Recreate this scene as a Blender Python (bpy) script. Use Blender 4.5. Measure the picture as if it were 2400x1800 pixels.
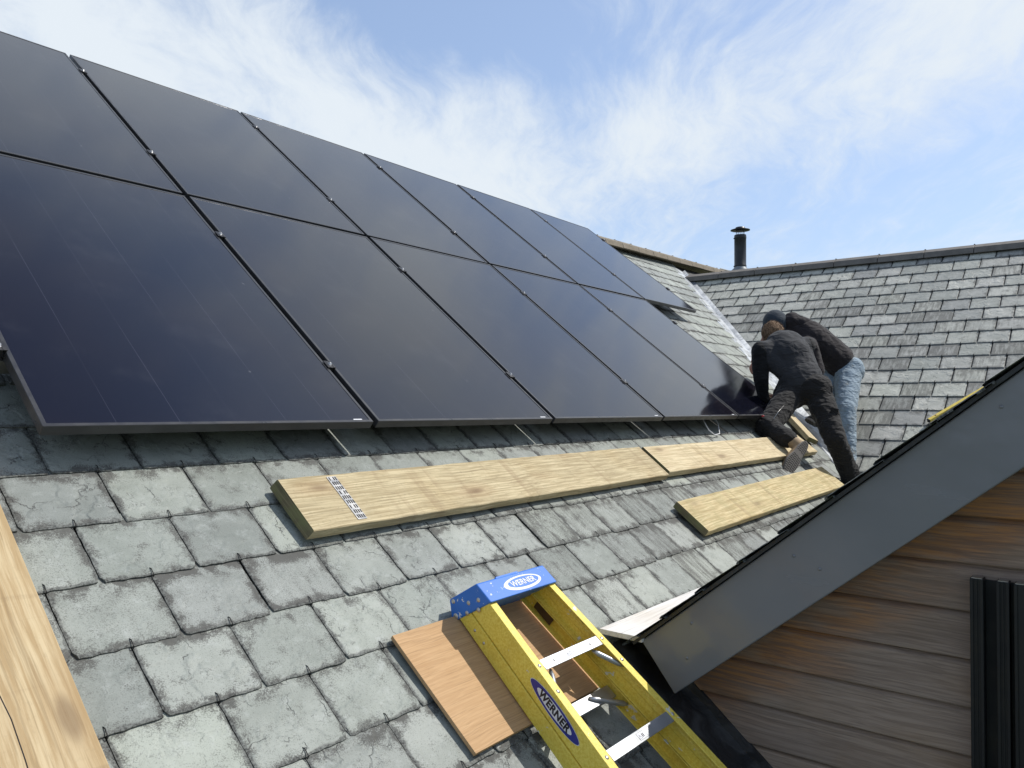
import bpy, bmesh, math, random
import numpy as np
from mathutils import Vector, Matrix
from bpy_extras.object_utils import world_to_camera_view
R = math.radians
for o in list(bpy.data.objects): bpy.data.objects.remove(o)
sc = bpy.context.scene
COL = sc.collection
random.seed(7); rng = np.random.RandomState(7)

# ------------------------------------------------------------------ camera
FPX = 1832.39
CR = Vector((0.618802, -0.785504, 0.008232)); CU = Vector((-0.028335, -0.011847, 0.999528)); CF = Vector((0.785036, 0.618743, 0.029588))
cam = bpy.data.cameras.new('camera'); camo = bpy.data.objects.new('camera', cam); COL.objects.link(camo)
cam.sensor_width = 36; cam.lens = FPX/2400*36; cam.clip_start = .05; cam.clip_end = 3000
camo.matrix_world = Matrix(((CR.x, CU.x, -CF.x, 0), (CR.y, CU.y, -CF.y, 0), (CR.z, CU.z, -CF.z, 0), (0, 0, 0, 1)))
sc.camera = camo

# ------------------------------------------------------------------ light: sun + sky
SUN = Vector((.58, -.44, .924)).normalized()
sun = bpy.data.lights.new('sun', 'SUN'); sun.energy = 3.3; sun.angle = R(.5); sun.color = (1, .955, .89)
suno = bpy.data.objects.new('sun', sun); COL.objects.link(suno)
suno.rotation_euler = SUN.to_track_quat('Z', 'Y').to_euler(); suno.location = (0, 0, 20)
sc.view_settings.view_transform = 'Standard'; sc.view_settings.look = 'None'
sc.view_settings.exposure = 0.22; sc.view_settings.gamma = 1
sc.render.resolution_x = 1024; sc.render.resolution_y = 768

class NT:
    """terse node builder"""
    def __init__(s, tree): s.t = tree; s.t.nodes.clear()
    def n(s, typ, ins=None, **kw):
        nd = s.t.nodes.new(typ)
        for k, v in kw.items(): setattr(nd, k, v)
        for k, v in (ins or {}).items():
            sock = nd.inputs[k]
            if isinstance(v, bpy.types.NodeSocket): s.t.links.new(v, sock)
            else: sock.default_value = v
        return nd
    def m(s, op, a, b=None, c=None, clamp=False):
        ins = {0: a}
        if b is not None: ins[1] = b
        if c is not None: ins[2] = c
        nd = s.n('ShaderNodeMath', ins, operation=op, use_clamp=clamp); return nd.outputs[0]
    def mr(s, v, a, b, c=0., d=1., smooth=True):
        nd = s.n('ShaderNodeMapRange', {0: v, 1: a, 2: b, 3: c, 4: d})
        if smooth: nd.interpolation_type = 'SMOOTHSTEP'
        return nd.outputs[0]
    def mix(s, f, a, b, bt='MIX'):
        nd = s.n('ShaderNodeMix', data_type='RGBA', blend_type=bt)
        for i, v in ((0, f), (6, a), (7, b)):
            if isinstance(v, bpy.types.NodeSocket): s.t.links.new(v, nd.inputs[i])
            else: nd.inputs[i].default_value = v if i == 0 else (tuple(v)+(1,))[:4]
        return nd.outputs[2]
    def noise(s, vec, scale, detail=4, rough=.55, dist=0., out=0):
        return s.n('ShaderNodeTexNoise', {'Vector': vec, 'Scale': scale, 'Detail': detail, 'Roughness': rough, 'Distortion': dist}).outputs[out]
    def mapping(s, vec, loc=(0, 0, 0), rot=(0, 0, 0), scale=(1, 1, 1)):
        return s.n('ShaderNodeMapping', {0: vec, 1: loc, 2: rot, 3: scale}).outputs[0]

w = bpy.data.worlds.new("World"); sc.world = w; w.use_nodes = True
N = NT(w.node_tree)
sky = N.n('ShaderNodeTexSky', sky_type='NISHITA', sun_disc=False)
sky.sun_elevation = math.asin(SUN.z); sky.sun_rotation = math.atan2(SUN.x, SUN.y)
sky.air_density = 1.0; sky.dust_density = 1.2; sky.ozone_density = 2.5
tc = N.n('ShaderNodeTexCoord').outputs['Generated']
nrm = N.n('ShaderNodeVectorMath', {0: tc}, operation='NORMALIZE').outputs[0]
sx = N.n('ShaderNodeSeparateXYZ', {0: nrm}).outputs
el = N.m('MULTIPLY', N.m('ARCSINE', sx[2]), 57.2958)
yaw = 51.756
ca, sa = math.cos(R(yaw)), math.sin(R(yaw))
xr = N.m('SUBTRACT', N.m('MULTIPLY', sx[0], ca), N.m('MULTIPLY', sx[1], sa))
yf = N.m('ADD', N.m('MULTIPLY', sx[0], sa), N.m('MULTIPLY', sx[1], ca))
az = N.m('MULTIPLY', N.m('ARCTAN2', xr, yf), 57.2958)
def blob(a0, e0, lx, ly, ang, amp):
    c, s_ = math.cos(R(ang)), math.sin(R(ang))
    da, de = N.m('SUBTRACT', az, a0), N.m('SUBTRACT', el, e0)
    p = N.m('DIVIDE', N.m('ADD', N.m('MULTIPLY', da, c), N.m('MULTIPLY', de, s_)), lx)
    q = N.m('DIVIDE', N.m('SUBTRACT', N.m('MULTIPLY', de, c), N.m('MULTIPLY', da, s_)), ly)
    r2 = N.m('ADD', N.m('MULTIPLY', p, p), N.m('MULTIPLY', q, q))
    return N.m('MULTIPLY', N.m('EXPONENT', N.m('MULTIPLY', r2, -1.)), amp)
BL = [(-26, 22, 24, 6.5, -17, .40), (-4, 15.5, 11, 4.0, -24, .27), (13, 21, 17, 3.2, -3, .27), (31, 25, 9, 6, 20, .34),
      (10, 17, 13, 3, 3, .22), (-7, 29, 12, 4.6, -8, -.50), (25, 13.5, 16, 4.0, 0, -.22), (17, 29, 12, 2.6, 0, -.10), (0, 40, 75, 13, 0, .36), (-26, 50, 20, 9, 0, .22), (12, 66, 70, 11, 0, -.25), (4, 20.5, 4, 3.5, 0, -.22), (-2, 26, 14, 3, -12, -.32), (14, 34, 14, 3, 0, -.2)]
tot = None
for b in BL:
    v = blob(*b); tot = v if tot is None else N.m('ADD', tot, v)
dome = N.n('ShaderNodeVectorMath', {0: nrm, 1: N.n('ShaderNodeCombineXYZ', {0: N.m('ADD', N.m('MAXIMUM', sx[2], 0.), .16), 1: N.m('ADD', N.m('MAXIMUM', sx[2], 0.), .16), 2: 1.}).outputs[0]}, operation='DIVIDE').outputs[0]
dome = N.mapping(dome, rot=(0, 0, R(-32)))
warp = N.noise(dome, 1.3, 3, .5, 0, 1)
wv = N.n('ShaderNodeVectorMath', {0: dome, 1: N.n('ShaderNodeVectorMath', {0: warp, 3: .55}, operation='SCALE').outputs[0]}, operation='ADD').outputs[0]
n1 = N.noise(N.mapping(wv, scale=(.8, 2.1, 1)), 1.9, 8, .58)
n2 = N.noise(N.mapping(wv, scale=(1.0, 2.6, 1)), 6.5, 9, .66)
fld = N.m('ADD', N.m('ADD', N.m('MULTIPLY', n1, 1.15), N.m('MULTIPLY', n2, .78)), tot)
mask = N.mr(fld, .66, 1.56)
lowfade = N.mr(el, -2, 9, .35, 1)
mask = N.m('MULTIPLY', mask, lowfade)
haze = N.mr(el, 0, 26, .60, .34)
base = N.mix(haze, N.mix(1., sky.outputs[0], (1.04, 1.0, 1.0), 'MULTIPLY'), (2.85, 3.75, 5.20))
colr = N.mix(mask, base, (4.55, 4.95, 5.35))
away = N.mr(N.m('ABSOLUTE', az), 55, 120, 1., .88); zen = N.mr(el, 52, 66, 1., .48)     # deeper, cloudless sky overhead and behind
dk = N.m('MULTIPLY', away, zen); colr = N.mix(1., colr, N.n('ShaderNodeCombineColor', {0: dk, 1: dk, 2: N.m('POWER', dk, .85)}).outputs[0], 'MULTIPLY')
bg = N.n('ShaderNodeBackground', {0: colr, 1: .15})
N.n('ShaderNodeOutputWorld', {0: bg.outputs[0]})

# ------------------------------------------------------------------ frames of reference
OX = Vector((1.98012, 2.20408, -.05608))
UX = Vector((.9999965, 0, .0026354)); UV_ = Vector((0, .789366, .613923)); UN = Vector((0, -.613923, .789366))
def M(u, v, w=0.): return OX + UX*u + UV_*v + UN*w       # roof frame: along eave, up slope, off the panel plane
ROOF = -.137                                              # slate surface below the panel plane
def frame(o, x, y, z):
    return Matrix(((x[0], y[0], z[0], o[0]), (x[1], y[1], z[1], o[1]), (x[2], y[2], z[2], o[2]), (0, 0, 0, 1)))
MROOF = frame(OX, UX, UV_, UN)
def px(x, y, d): return (CF + CR*((x-1200)/FPX) - CU*((y-900)/FPX))*d

# ------------------------------------------------------------------ object helpers
def tag(o, label=None, cat=None, group=None, kind=None):
    if label: o['label'] = label
    if cat: o['category'] = cat
    if group: o['group'] = group
    if kind: o['kind'] = kind
    return o
def empty(name, loc=(0, 0, 0)):
    o = bpy.data.objects.new(name, None); COL.objects.link(o); o.location = loc; o.empty_display_size = .1
    return o
def link(name, me, mat=None, parent=None):
    o = bpy.data.objects.new(name, me); COL.objects.link(o)
    if mat:
        for m_ in (mat if isinstance(mat, (list, tuple)) else [mat]): me.materials.append(m_)
    if parent:
        o.parent = parent
        o.matrix_parent_inverse = Matrix.Translation(-parent.location) if parent.type == 'EMPTY' and parent.parent is None else Matrix()
    return o
class MB:
    """collects shapes (optionally through a matrix) into one mesh"""
    def __init__(s, mat=None): s.v = []; s.f = []; s.mi = []; s.M = mat or Matrix(); s.sm = []
    def add(s, vs, fs, mi=0, smooth=False):
        k = len(s.v); s.v += [tuple(s.M @ Vector(v)) for v in vs]; s.f += [[i+k for i in f] for f in fs]; s.mi += [mi]*len(fs); s.sm += [smooth]*len(fs)
    def box(s, a, b, mi=0):
        (x0, y0, z0), (x1, y1, z1) = a, b
        s.add([(x0, y0, z0), (x1, y0, z0), (x1, y1, z0), (x0, y1, z0), (x0, y0, z1), (x1, y0, z1), (x1, y1, z1), (x0, y1, z1)],
              [(0, 3, 2, 1), (4, 5, 6, 7), (0, 1, 5, 4), (1, 2, 6, 5), (2, 3, 7, 6), (3, 0, 4, 7)], mi)
    def prism(s, pts0, pts1, mi=0):
        n = len(pts0); s.add(list(pts0)+list(pts1), [list(range(n))[::-1], list(range(n, 2*n))]+[(i, (i+1) % n, n+(i+1) % n, n+i) for i in range(n)], mi)
    def tube(s, pts, rad, seg=10, mi=0, cap=True):
        rad = rad if isinstance(rad, (list, tuple)) else [rad]*len(pts)
        pts = [Vector(p) for p in pts]; vs = []; fs = []
        for i, p in enumerate(pts):
            t = (pts[min(i+1, len(pts)-1)]-pts[max(i-1, 0)]).normalized()
            a = t.orthogonal().normalized() if i == 0 else (pa - t*pa.dot(t)).normalized()
            pa = a; b = t.cross(a)
            for k in range(seg):
                g = 2*math.pi*k/seg; vs.append(p+(a*math.cos(g)+b*math.sin(g))*rad[i])
        for i in range(len(pts)-1):
            for k in range(seg): fs.append((i*seg+k, i*seg+(k+1) % seg, (i+1)*seg+(k+1) % seg, (i+1)*seg+k))
        if cap: fs += [list(range(seg))[::-1], list(range((len(pts)-1)*seg, len(pts)*seg))]
        s.add(vs, fs, mi, True)
    def lathe(s, prof, seg=28, c=(0, 0, 0), ax=None, mi=0):
        # prof: (radius, height) list about the local z axis
        vs = []; fs = []
        for r_, h in prof:
            for k in range(seg):
                g = 2*math.pi*k/seg; vs.append((c[0]+r_*math.cos(g), c[1]+r_*math.sin(g), c[2]+h))
        for i in range(len(prof)-1):
            for k in range(seg): fs.append((i*seg+k, i*seg+(k+1) % seg, (i+1)*seg+(k+1) % seg, (i+1)*seg+k))
        s.add(vs, fs, mi, True)
    def mesh(s, name):
        me = bpy.data.meshes.new(name); me.from_pydata(s.v, [], s.f); me.polygons.foreach_set('material_index', s.mi); me.polygons.foreach_set('use_smooth', s.sm)
        me.update(); return me
    def build(s, name, mat=None, parent=None, bevel=0, seg=2):
        o = link(name, s.mesh(name), mat, parent)
        if bevel:
            b = o.modifiers.new('bevel', 'BEVEL'); b.width = bevel; b.segments = seg; b.limit_method = 'ANGLE'; b.angle_limit = R(35); b.harden_normals = False
        return o

# ------------------------------------------------------------------ materials
def mat(name): 
    m_ = bpy.data.materials.new(name); m_.use_nodes = True; return m_, NT(m_.node_tree)
def finish(N, col, rough=.6, metal=0., bump=None, bstr=.3, bdist=.002, spec=.5, coat=0., extra=None):
    ins = {'Base Color': col if isinstance(col, bpy.types.NodeSocket) else (tuple(col)+(1,))[:4], 'Roughness': rough, 'Metallic': metal, 'Specular IOR Level': spec, 'Coat Weight': coat}
    if extra: ins.update(extra)
    if bump is not None: ins['Normal'] = N.n('ShaderNodeBump', {'Strength': bstr, 'Distance': bdist, 'Height': bump}).outputs[0]
    b = N.n('ShaderNodeBsdfPrincipled', ins); N.n('ShaderNodeOutputMaterial', {0: b.outputs[0]}); return b
def obj_co(N): return N.n('ShaderNodeTexCoord').outputs['Object']
def plain(name, col, rough=.5, metal=0., var=.25, scale=30, bstr=.15, coat=0., spec=.5):
    m_, N = mat(name); co = obj_co(N); n_ = N.noise(co, scale, 5)
    c = N.mix(n_, tuple(x*(1-var) for x in col), tuple(min(1, x*(1+var)) for x in col))
    r_ = N.mr(N.noise(co, scale*.4, 3), .3, .7, max(.03, rough-.1), min(1, rough+.1))
    finish(N, c, r_, metal, n_, bstr, .001, spec, coat); return m_

def slate_mat(name, streak=.4, dark=.0, tint=(1, 1, 1), lich=1.0):
    m_, N = mat(name)
    uv = N.n('ShaderNodeUVMap', uv_map='UVMap').outputs[0]
    at = N.n('ShaderNodeAttribute', attribute_name='rnd')
    rc = N.n('ShaderNodeSeparateColor', {0: at.outputs[0]}).outputs; edge = at.outputs['Alpha']
    co = N.n('ShaderNodeUVMap', uv_map='metric').outputs[0]     # metres on the roof surface
    off = N.n('ShaderNodeCombineXYZ', {0: N.m('MULTIPLY', rc[0], 37.), 1: N.m('MULTIPLY', rc[1], 23.), 2: N.m('MULTIPLY', rc[2], 9.)}).outputs[0]
    co = N.n('ShaderNodeVectorMath', {0: co, 1: off}, operation='ADD').outputs[0]
    s = N.n('ShaderNodeSeparateXYZ', {0: uv}).outputs
    green = (.340*tint[0], .370*tint[1], .325*tint[2]); blue = (.322*tint[0], .342*tint[1], .316*tint[2])
    base = N.mix(rc[2], green, blue)
    base = N.mix(N.mr(N.noise(co, 9, 4, .6), .35, .7), base, N.mix(1., base, (.80, .81, .80), 'MULTIPLY'))
    base = N.mix(1., base, N.n('ShaderNodeCombineColor', {0: N.mr(rc[0], 0, 1, .74, 1.14, False), 1: N.mr(rc[0], 0, 1, .75, 1.14, False), 2: N.mr(rc[0], 0, 1, .77, 1.12, False)}).outputs[0], 'MULTIPLY')
    # pale mineral bloom
    base = N.mix(N.m('MULTIPLY', N.mr(N.noise(co, 26, 6, .7), .52, .72), .35), base, (.47, .50, .48))
    # algae: speckle that gathers at the slate's margins, and in runs down some slates
    ex = N.m('MINIMUM', s[0], N.m('SUBTRACT', 1., s[0])); ey = N.m('MINIMUM', s[1], N.m('SUBTRACT', 1.0, s[1]))
    e = N.m('MINIMUM', N.m('MULTIPLY', ex, .25), N.m('MULTIPLY', ey, .2))       # metres from margin
    sp = N.m('MULTIPLY_ADD', N.noise(co, 300, 4, .75), 3.4, -1.2); big = N.noise(co, 17, 4, .6); st = N.noise(N.mapping(co, scale=(1, .12, 1)), 42, 4, .6)
    amt = N.m('ADD', N.m('MULTIPLY', N.mr(N.m('MINIMUM', e, N.m('MULTIPLY', N.m('SUBTRACT', 1., s[1]), .13)), .0, .036, 1.1, 0.), N.m('MULTIPLY', N.mr(big, .40, .60, .15, 1.), N.mr(rc[2], 0, 1, .50, 1.25))), N.m('ADD', N.mr(big, .50, .78, -.10, .50), N.m('MULTIPLY', N.m('MULTIPLY', N.mr(st, .38, .68), N.mr(rc[1], .45, 1.)), streak)))
    amt = N.m('ADD', amt, N.m('MULTIPLY', N.mr(rc[1], .55, 1.), dark))
    alg = N.m('MULTIPLY', N.mr(N.m('SUBTRACT', amt, sp), -.55, .40), .85*lich)
    base = N.mix(alg, base, (.075, .072, .066))
    # cleft lines
    wc = N.n('ShaderNodeVectorMath', {0: co, 1: N.n('ShaderNodeVectorMath', {0: N.noise(co, 12, 4, .6, 0, 1), 3: .16}, operation='SCALE').outputs[0]}, operation='ADD').outputs[0]
    vr = N.n('ShaderNodeTexVoronoi', {'Vector': N.mapping(wc, rot=(0, 0, .6), scale=(1, .55, 1)), 'Scale': 6.5}, feature='DISTANCE_TO_EDGE').outputs[0]
    crk = N.m('MULTIPLY', N.mr(vr, 0, .018, 1, 0), N.m('MULTIPLY', N.mr(rc[1], .30, .75, 1, 0), N.mr(N.noise(co, 14, 3), .46, .60)))
    base = N.mix(N.m('MULTIPLY', crk, .80), base, (.07, .07, .068))
    tz = N.m('MULTIPLY', N.noise(N.mapping(wc, scale=(1, .8, 1)), 5.2, 5, .5), 8.5); fz = N.m('FRACT', tz)
    cm_ = N.m('MULTIPLY', N.mr(N.noise(co, 9.5, 3), .47, .56), N.mr(rc[1], .2, .9, 1, .25))
    cle = N.m('MULTIPLY', N.mr(fz, .0, .09, 1, 0), cm_)
    base = N.mix(N.m('MULTIPLY', cle, .60), base, (.085, .085, .080))
    base = N.mix(N.m('MULTIPLY', N.m('MULTIPLY', N.mr(fz, .9, 1.0), cm_), .30), base, (.50, .53, .50))
    # broken dressed margin
    en = N.noise(co, 160, 5, .7)
    base = N.mix(N.m('MULTIPLY', N.mr(edge, .10, .55), .80), base, N.mix(N.mr(en, .35, .65), (.030, .030, .029), (.19, .20, .185)))
    lay = N.noise(N.mapping(wc, scale=(.7, 1, 1)), 10, 6, .55)
    h = N.m('ADD', N.m('ADD', N.m('ADD', N.m('MULTIPLY', lay, .9), N.m('MULTIPLY', N.m('MULTIPLY', N.m('FLOOR', tz), cm_), .22)), N.m('MULTIPLY', sp, .05)), N.m('ADD', N.m('MULTIPLY', en, N.m('MULTIPLY', edge, 1.4)), N.m('MULTIPLY', crk, -.5)))
    finish(N, base, N.mr(alg, 0, 1, .55, .85), 0, h, .75, .004, .35)
    return m_

def wood_mat(name, light, dark_, axis=0, grain=60, knots=.5, green=0., rough=.75, orange=None, wear=.0, rake=False):
    m_, N = mat(name); co = obj_co(N)
    if rake:      # every board has its own grain and tone
        co0 = co; bi = N.m('FLOOR', N.m('DIVIDE', N.m('ADD', N.n('ShaderNodeSeparateXYZ', {0: co}).outputs[2], .30), .1345))
        wn = N.n('ShaderNodeTexWhiteNoise', {'W': bi}, noise_dimensions='1D').outputs
        co = N.n('ShaderNodeVectorMath', {0: co, 1: N.n('ShaderNodeCombineXYZ', {0: 0., 1: N.m('MULTIPLY', bi, 3.71), 2: N.m('MULTIPLY', wn[0], .3)}).outputs[0]}, operation='ADD').outputs[0]
    sc_ = [1, 1, 1]; sc_[axis] = .035
    w1 = N.n('ShaderNodeVectorMath', {0: co, 1: N.n('ShaderNodeVectorMath', {0: N.noise(co, 3.2, 2, .5, 0, 1), 3: .022}, operation='SCALE').outputs[0]}, operation='ADD').outputs[0]
    g1 = N.noise(N.mapping(w1, scale=sc_), grain*2.2, 8, .68, .25); sc2 = list(sc_); sc2[axis] = .012
    g2 = N.noise(N.mapping(w1, scale=sc2), grain*4.2, 3, .6)
    c = N.mix(N.mr(g1, .38, .62), dark_, light); c = N.mix(N.m('MULTIPLY', N.mr(N.noise(N.mapping(w1, scale=sc_), grain*.5, 3), .45, .62), .35), c, dark_)
    c = N.mix(N.m('MULTIPLY', N.mr(g2, .52, .68), .42), c, tuple(x*.55 for x in dark_))
    big = N.noise(co, 2.6, 4, .6)
    c = N.mix(N.m('MULTIPLY', N.mr(big, .45, .7), .40), c, N.mix(1., c, (.84, .74, .58), 'MULTIPLY'))
    if knots:
        sk = [2.6, 7.5, 7.5] if axis == 0 else ([7.5, 2.6, 7.5] if axis == 1 else [7.5, 7.5, 2.6])
        kv = N.n('ShaderNodeTexVoronoi', {'Vector': N.mapping(w1, scale=sk), 'Scale': 1., 'Randomness': 1.}).outputs[0]
        kk = N.m('MULTIPLY', N.mr(kv, .10, .21, 1, 0), knots)
        c = N.mix(kk, c, (.13, .085, .05)); halo = N.m('MULTIPLY', N.mr(kv, .16, .46, 1, 0), .42*knots); c = N.mix(halo, c, (.34, .22, .11))
    cs_ = [1.3, 1.3, 1.3]; cs_[axis] = 13.
    if wear: c = N.mix(N.m('MULTIPLY', N.mr(N.noise(N.mapping(co, rot=(0, 0, .35), scale=cs_), 1.2, 5, .62), .56, .70), .38), c, (.27, .185, .10))
    if green: c = N.mix(N.m('MULTIPLY', N.mr(N.noise(co, 14, 4), .4, .65), green), c, (.20, .22, .08))
    if orange: c = N.mix(N.m('MULTIPLY', N.mr(N.noise(N.mapping(co, scale=(.6, .6, 2.2)), 3.4, 4, .6), .50, .66), .75), c, orange)
    if rake:
        d_ = N.n('ShaderNodeVectorMath', {0: co0, 1: (0, .6334, .7738)}, operation='DOT_PRODUCT').outputs['Value']    # stained band kept dry under the verge
        k_ = N.m('MULTIPLY', N.mr(N.m('ADD', d_, N.m('MULTIPLY', N.noise(N.mapping(co, scale=(1, .8, 2.5)), 3.1, 4, .6), .34)), -.06, .16), N.mr(g1, .35, .65, .45, 1.)); c = N.mix(1., c, N.n('ShaderNodeCombineColor', {0: N.mr(wn[0], 0, 1, .84, 1.12, False), 1: N.mr(wn[0], 0, 1, .84, 1.12, False), 2: N.mr(wn[0], 0, 1, .86, 1.12, False)}).outputs[0], 'MULTIPLY')
        c = N.mix(N.m('MULTIPLY', N.m('MULTIPLY', k_, N.mr(N.noise(N.mapping(co, scale=(1, .8, 3.)), 4.2, 5, .6), .36, .56, .25, 1.)), .92), c, N.mix(N.mr(g1, .4, .62), (.22, .085, .028), (.44, .20, .065)))
    if wear: c = N.mix(N.m('MULTIPLY', N.mr(N.noise(co, 85, 5, .7), .55, .72), wear), c, (.12, .10, .07))
    finish(N, c, rough, 0, N.m('ADD', g1, N.m('MULTIPLY', g2, .6)), .5, .0012, .3)
    return m_

M_SLATE = slate_mat('slate_main', .52, .28)
M_SLATE_W = slate_mat('slate_wing', .95, .42, (1.46, 1.36, 1.34), .76)
M_SLATE_D = slate_mat('slate_gable', .2, .2, (.75, .75, .75))
M_PLANK = wood_mat('scaffold_plank_wood', (.62, .525, .325), (.37, .295, .165), 0, 60, .9, .0, wear=.35)
M_PLANK2 = wood_mat('scaffold_plank_wood_pale', (.73, .62, .40), (.50, .40, .235), 0, 48, .6, .06, wear=.15)
M_PLANK3 = wood_mat('scaffold_plank_wood_golden', (.68, .57, .33), (.44, .345, .17), 0, 45, .5, .18, wear=.35)
M_EDGE = wood_mat('plank_end_grain', (.24, .20, .11), (.13, .11, .06), 1, 60, 0, .5)
M_TIMBER = wood_mat('orange_softwood', (.60, .48, .29), (.42, .30, .155), 1, 30, .6, wear=.1)
M_PLY = wood_mat('plywood_face', (.57, .37, .195), (.48, .30, .15), 0, 70, 0)
M_PLYE = plain('plywood_edge', (.12, .075, .045), .8)
M_WHITEB = wood_mat('white_painted_board', (.90, .88, .84), (.78, .75, .70), 0, 40, 0, rough=.5)
M_BOARDE = plain('board_cut_end', (.36, .25, .19), .8)
M_CLAD = wood_mat('weathered_cladding', (.385, .30, .235), (.27, .205, .158), 1, 55, .4, 0, .7, rake=True)
M_FRAME = plain('black_anodised_frame', (.036, .037, .040), .36, .0, .2, 40, .05)
M_RAIL = plain('dull_aluminium_rail', (.23, .22, .20), .45, .8)
M_ALU = plain('bright_aluminium', (.46, .48, .50), .40, .8, .12, 25, .2)
M_STEEL = plain('zinc_steel', (.42, .42, .41), .35, .9, .2, 60, .2)
M_GREYSTEEL = plain('grey_painted_steel', (.17, .18, .17), .4, .6, .2, 60, .2)
M_CLAMP = plain('black_clamp', (.035, .035, .037), .4, .4)
M_FASCIA, N = mat('grey_bargeboard_paint'); co = obj_co(N)
st = N.noise(N.mapping(co, rot=(.9, 0, 0), scale=(1, 1, 5)), 1.1, 5, .6, .8)
finish(N, N.mix(N.mr(N.noise(co, 3, 3), .3, .7), (.185, .190, .205), (.205, .210, .222)), N.mr(st, .4, .7, .14, .30), 0, N.noise(co, 2.4, 4), .30, .02, .5)
M_BLACK, N = mat('black_rubber_lead'); co = obj_co(N); nn = N.noise(co, 11, 6, .62, .8)
finish(N, N.mix(N.mr(nn, .45, .70), (.022, .023, .025), (.060, .062, .064)), N.mr(nn, .3, .7, .35, .6), 0, nn, .7, .012)
M_LEAD, N = mat('pale_lead_valley'); co = obj_co(N); nn = N.noise(N.mapping(co, scale=(1, 1, 1)), 7, 6, .65, .6)
finish(N, N.mix(N.mr(nn, .4, .62), (.27, .29, .31), (.52, .55, .57)), .42, .35, nn, .5, .01)
M_RIDGE = plain('dark_concrete_ridge', (.15, .138, .122), .8, 0, .4, 14, .6)
M_RIDGE2 = plain('brown_mortar_ridge', (.22, .185, .135), .9, 0, .35, 22, .8)
M_FLUE = plain('black_flue_enamel', (.020, .022, .024), .42, .2, .2, 20, .05)
M_COLLAR = plain('flue_lead_collar', (.20, .22, .23), .45, .3)
M_PROFILE = plain('black_powder_coat', (.011, .012, .013), .5, .2, .2, 30, .05)
M_CLOTHB = None
def cloth(name, col, sc_=9, var=.3, fold=.9, rough=.85, dirt=None, sheen=.1, dist=.03):
    m_, N = mat(name); co = obj_co(N); f1 = N.noise(N.mapping(co, rot=(.5, .4, .2), scale=(1, 1, 2.4)), sc_, 3, .5, .9); f2 = N.noise(co, 420, 2)
    c = N.mix(N.noise(co, 22, 5, .65), tuple(x*(1-var) for x in col), tuple(x*(1+var) for x in col))
    if dirt: c = N.mix(N.m('MULTIPLY', N.mr(N.noise(co, 7, 4, .6), .52, .68), .6), c, dirt)
    finish(N, c, rough, 0, N.m('ADD', f1, N.m('MULTIPLY', f2, .008)), fold, dist, .3, 0, {'Sheen Weight': sheen}); return m_
M_VEST = cloth('charcoal_softshell', (.030, .032, .036), 9, .2, .6)
M_SLEEVE = cloth('black_sleeve', (.007, .008, .009), 9)
M_TROUS = cloth('black_work_trousers', (.014, .0135, .013), 11, .3, .9)
M_JACK = cloth('brown_black_jacket', (.022, .018, .019), 8, .2, .6)
M_JEAN = cloth('washed_jeans', (.27, .345, .40), 13, .35, .9, dirt=(.22, .20, .15), dist=.025)
M_BEANIE = cloth('navy_beanie', (.035, .047, .060), 20, .2, .3)
M_SKIN = plain('skin', (.42, .21, .15), .55, 0, .15, 30)
M_HAIR, N = mat('short_brown_hair'); co = obj_co(N)
hn = N.noise(N.mapping(co, scale=(1, 1, .25)), 160, 4, .7)
finish(N, N.mix(N.mr(hn, .35, .65), (.055, .032, .018), (.30, .19, .11)), .7, 0, hn, .8, .004, .2)
M_BOOT = plain('tan_boot_leather', (.30, .215, .125), .7, 0, .3, 40, .4)
M_SOLE = plain('boot_rubber', (.20, .185, .165), .8, 0, .3, 40, .4)
M_TREAD = plain('tread_groove_rubber', (.018, .016, .015), .9)
M_WHITE = plain('sticker_white', (.75, .76, .78), .5, 0, .05)
M_PRINTK = plain('print_black', (.015, .014, .02), .5, 0, .1)
M_PRINTB = plain('print_blue', (.02, .028, .25), .35, 0, .1)
M_RED = plain('red_mark', (.45, .03, .04), .5)
M_SCREW = plain('screw_metal', (.55, .53, .50), .38, .9)

# yellow fibreglass
M_YEL, N = mat('yellow_fibreglass'); co = obj_co(N)
fb = N.noise(co, 140, 4, .7); w_ = N.noise(co, 9, 5, .6)
c_ = N.mix(N.mr(fb, .35, .65), (.76, .56, .06), (.90, .73, .14)); c_ = N.mix(N.m('MULTIPLY', N.mr(w_, .45, .75), .35), c_, (.58, .42, .06))
c_ = N.mix(N.mr(N.noise(co, 16, 4, .55), .665, .685), c_, (.72, .70, .62))
finish(N, c_, .42, 0, fb, .2, .001, .45)
M_CAP, N = mat('blue_cap_plastic'); co = obj_co(N)
sp = N.mr(N.noise(co, 42, 6, .72), .635, .655); c_ = N.mix(N.noise(co, 9, 4), (.022, .145, .52), (.038, .20, .70)); c_ = N.mix(sp, c_, (.75, .78, .80))
finish(N, c_, .45, 0, N.noise(co, 60, 4), .15, .001)
# solar glass with faint cell gaps running up the panel
M_GLASS, N = mat('solar_glass'); co = obj_co(N); s = N.n('ShaderNodeSeparateXYZ', {0: co}).outputs
fr = N.m('ABSOLUTE', N.m('SUBTRACT', N.m('FRACT', N.m('DIVIDE', N.m('SUBTRACT', s[0], .006), .187)), .5))
ln = N.m('MULTIPLY', N.mr(fr, .4955, .4985), N.mr(N.noise(N.mapping(co, scale=(1, .3, 1)), 4., 2), .38, .55, .25, 1))
c_ = None
dust = N.m('ADD', N.m('MULTIPLY', N.mr(N.noise(co, 3.1, 6, .65), .50, .75), .010), N.m('MULTIPLY', N.mr(N.noise(co, 11, 2, .5), .755, .775), .05))
c_ = N.mix(N.m('MULTIPLY', ln, .9), N.mix(N.mr(N.noise(co, 1.3, 2), .35, .65), (.0060, .0065, .013), (.0105, .0090, .0135)), (.060, .062, .080))
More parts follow.
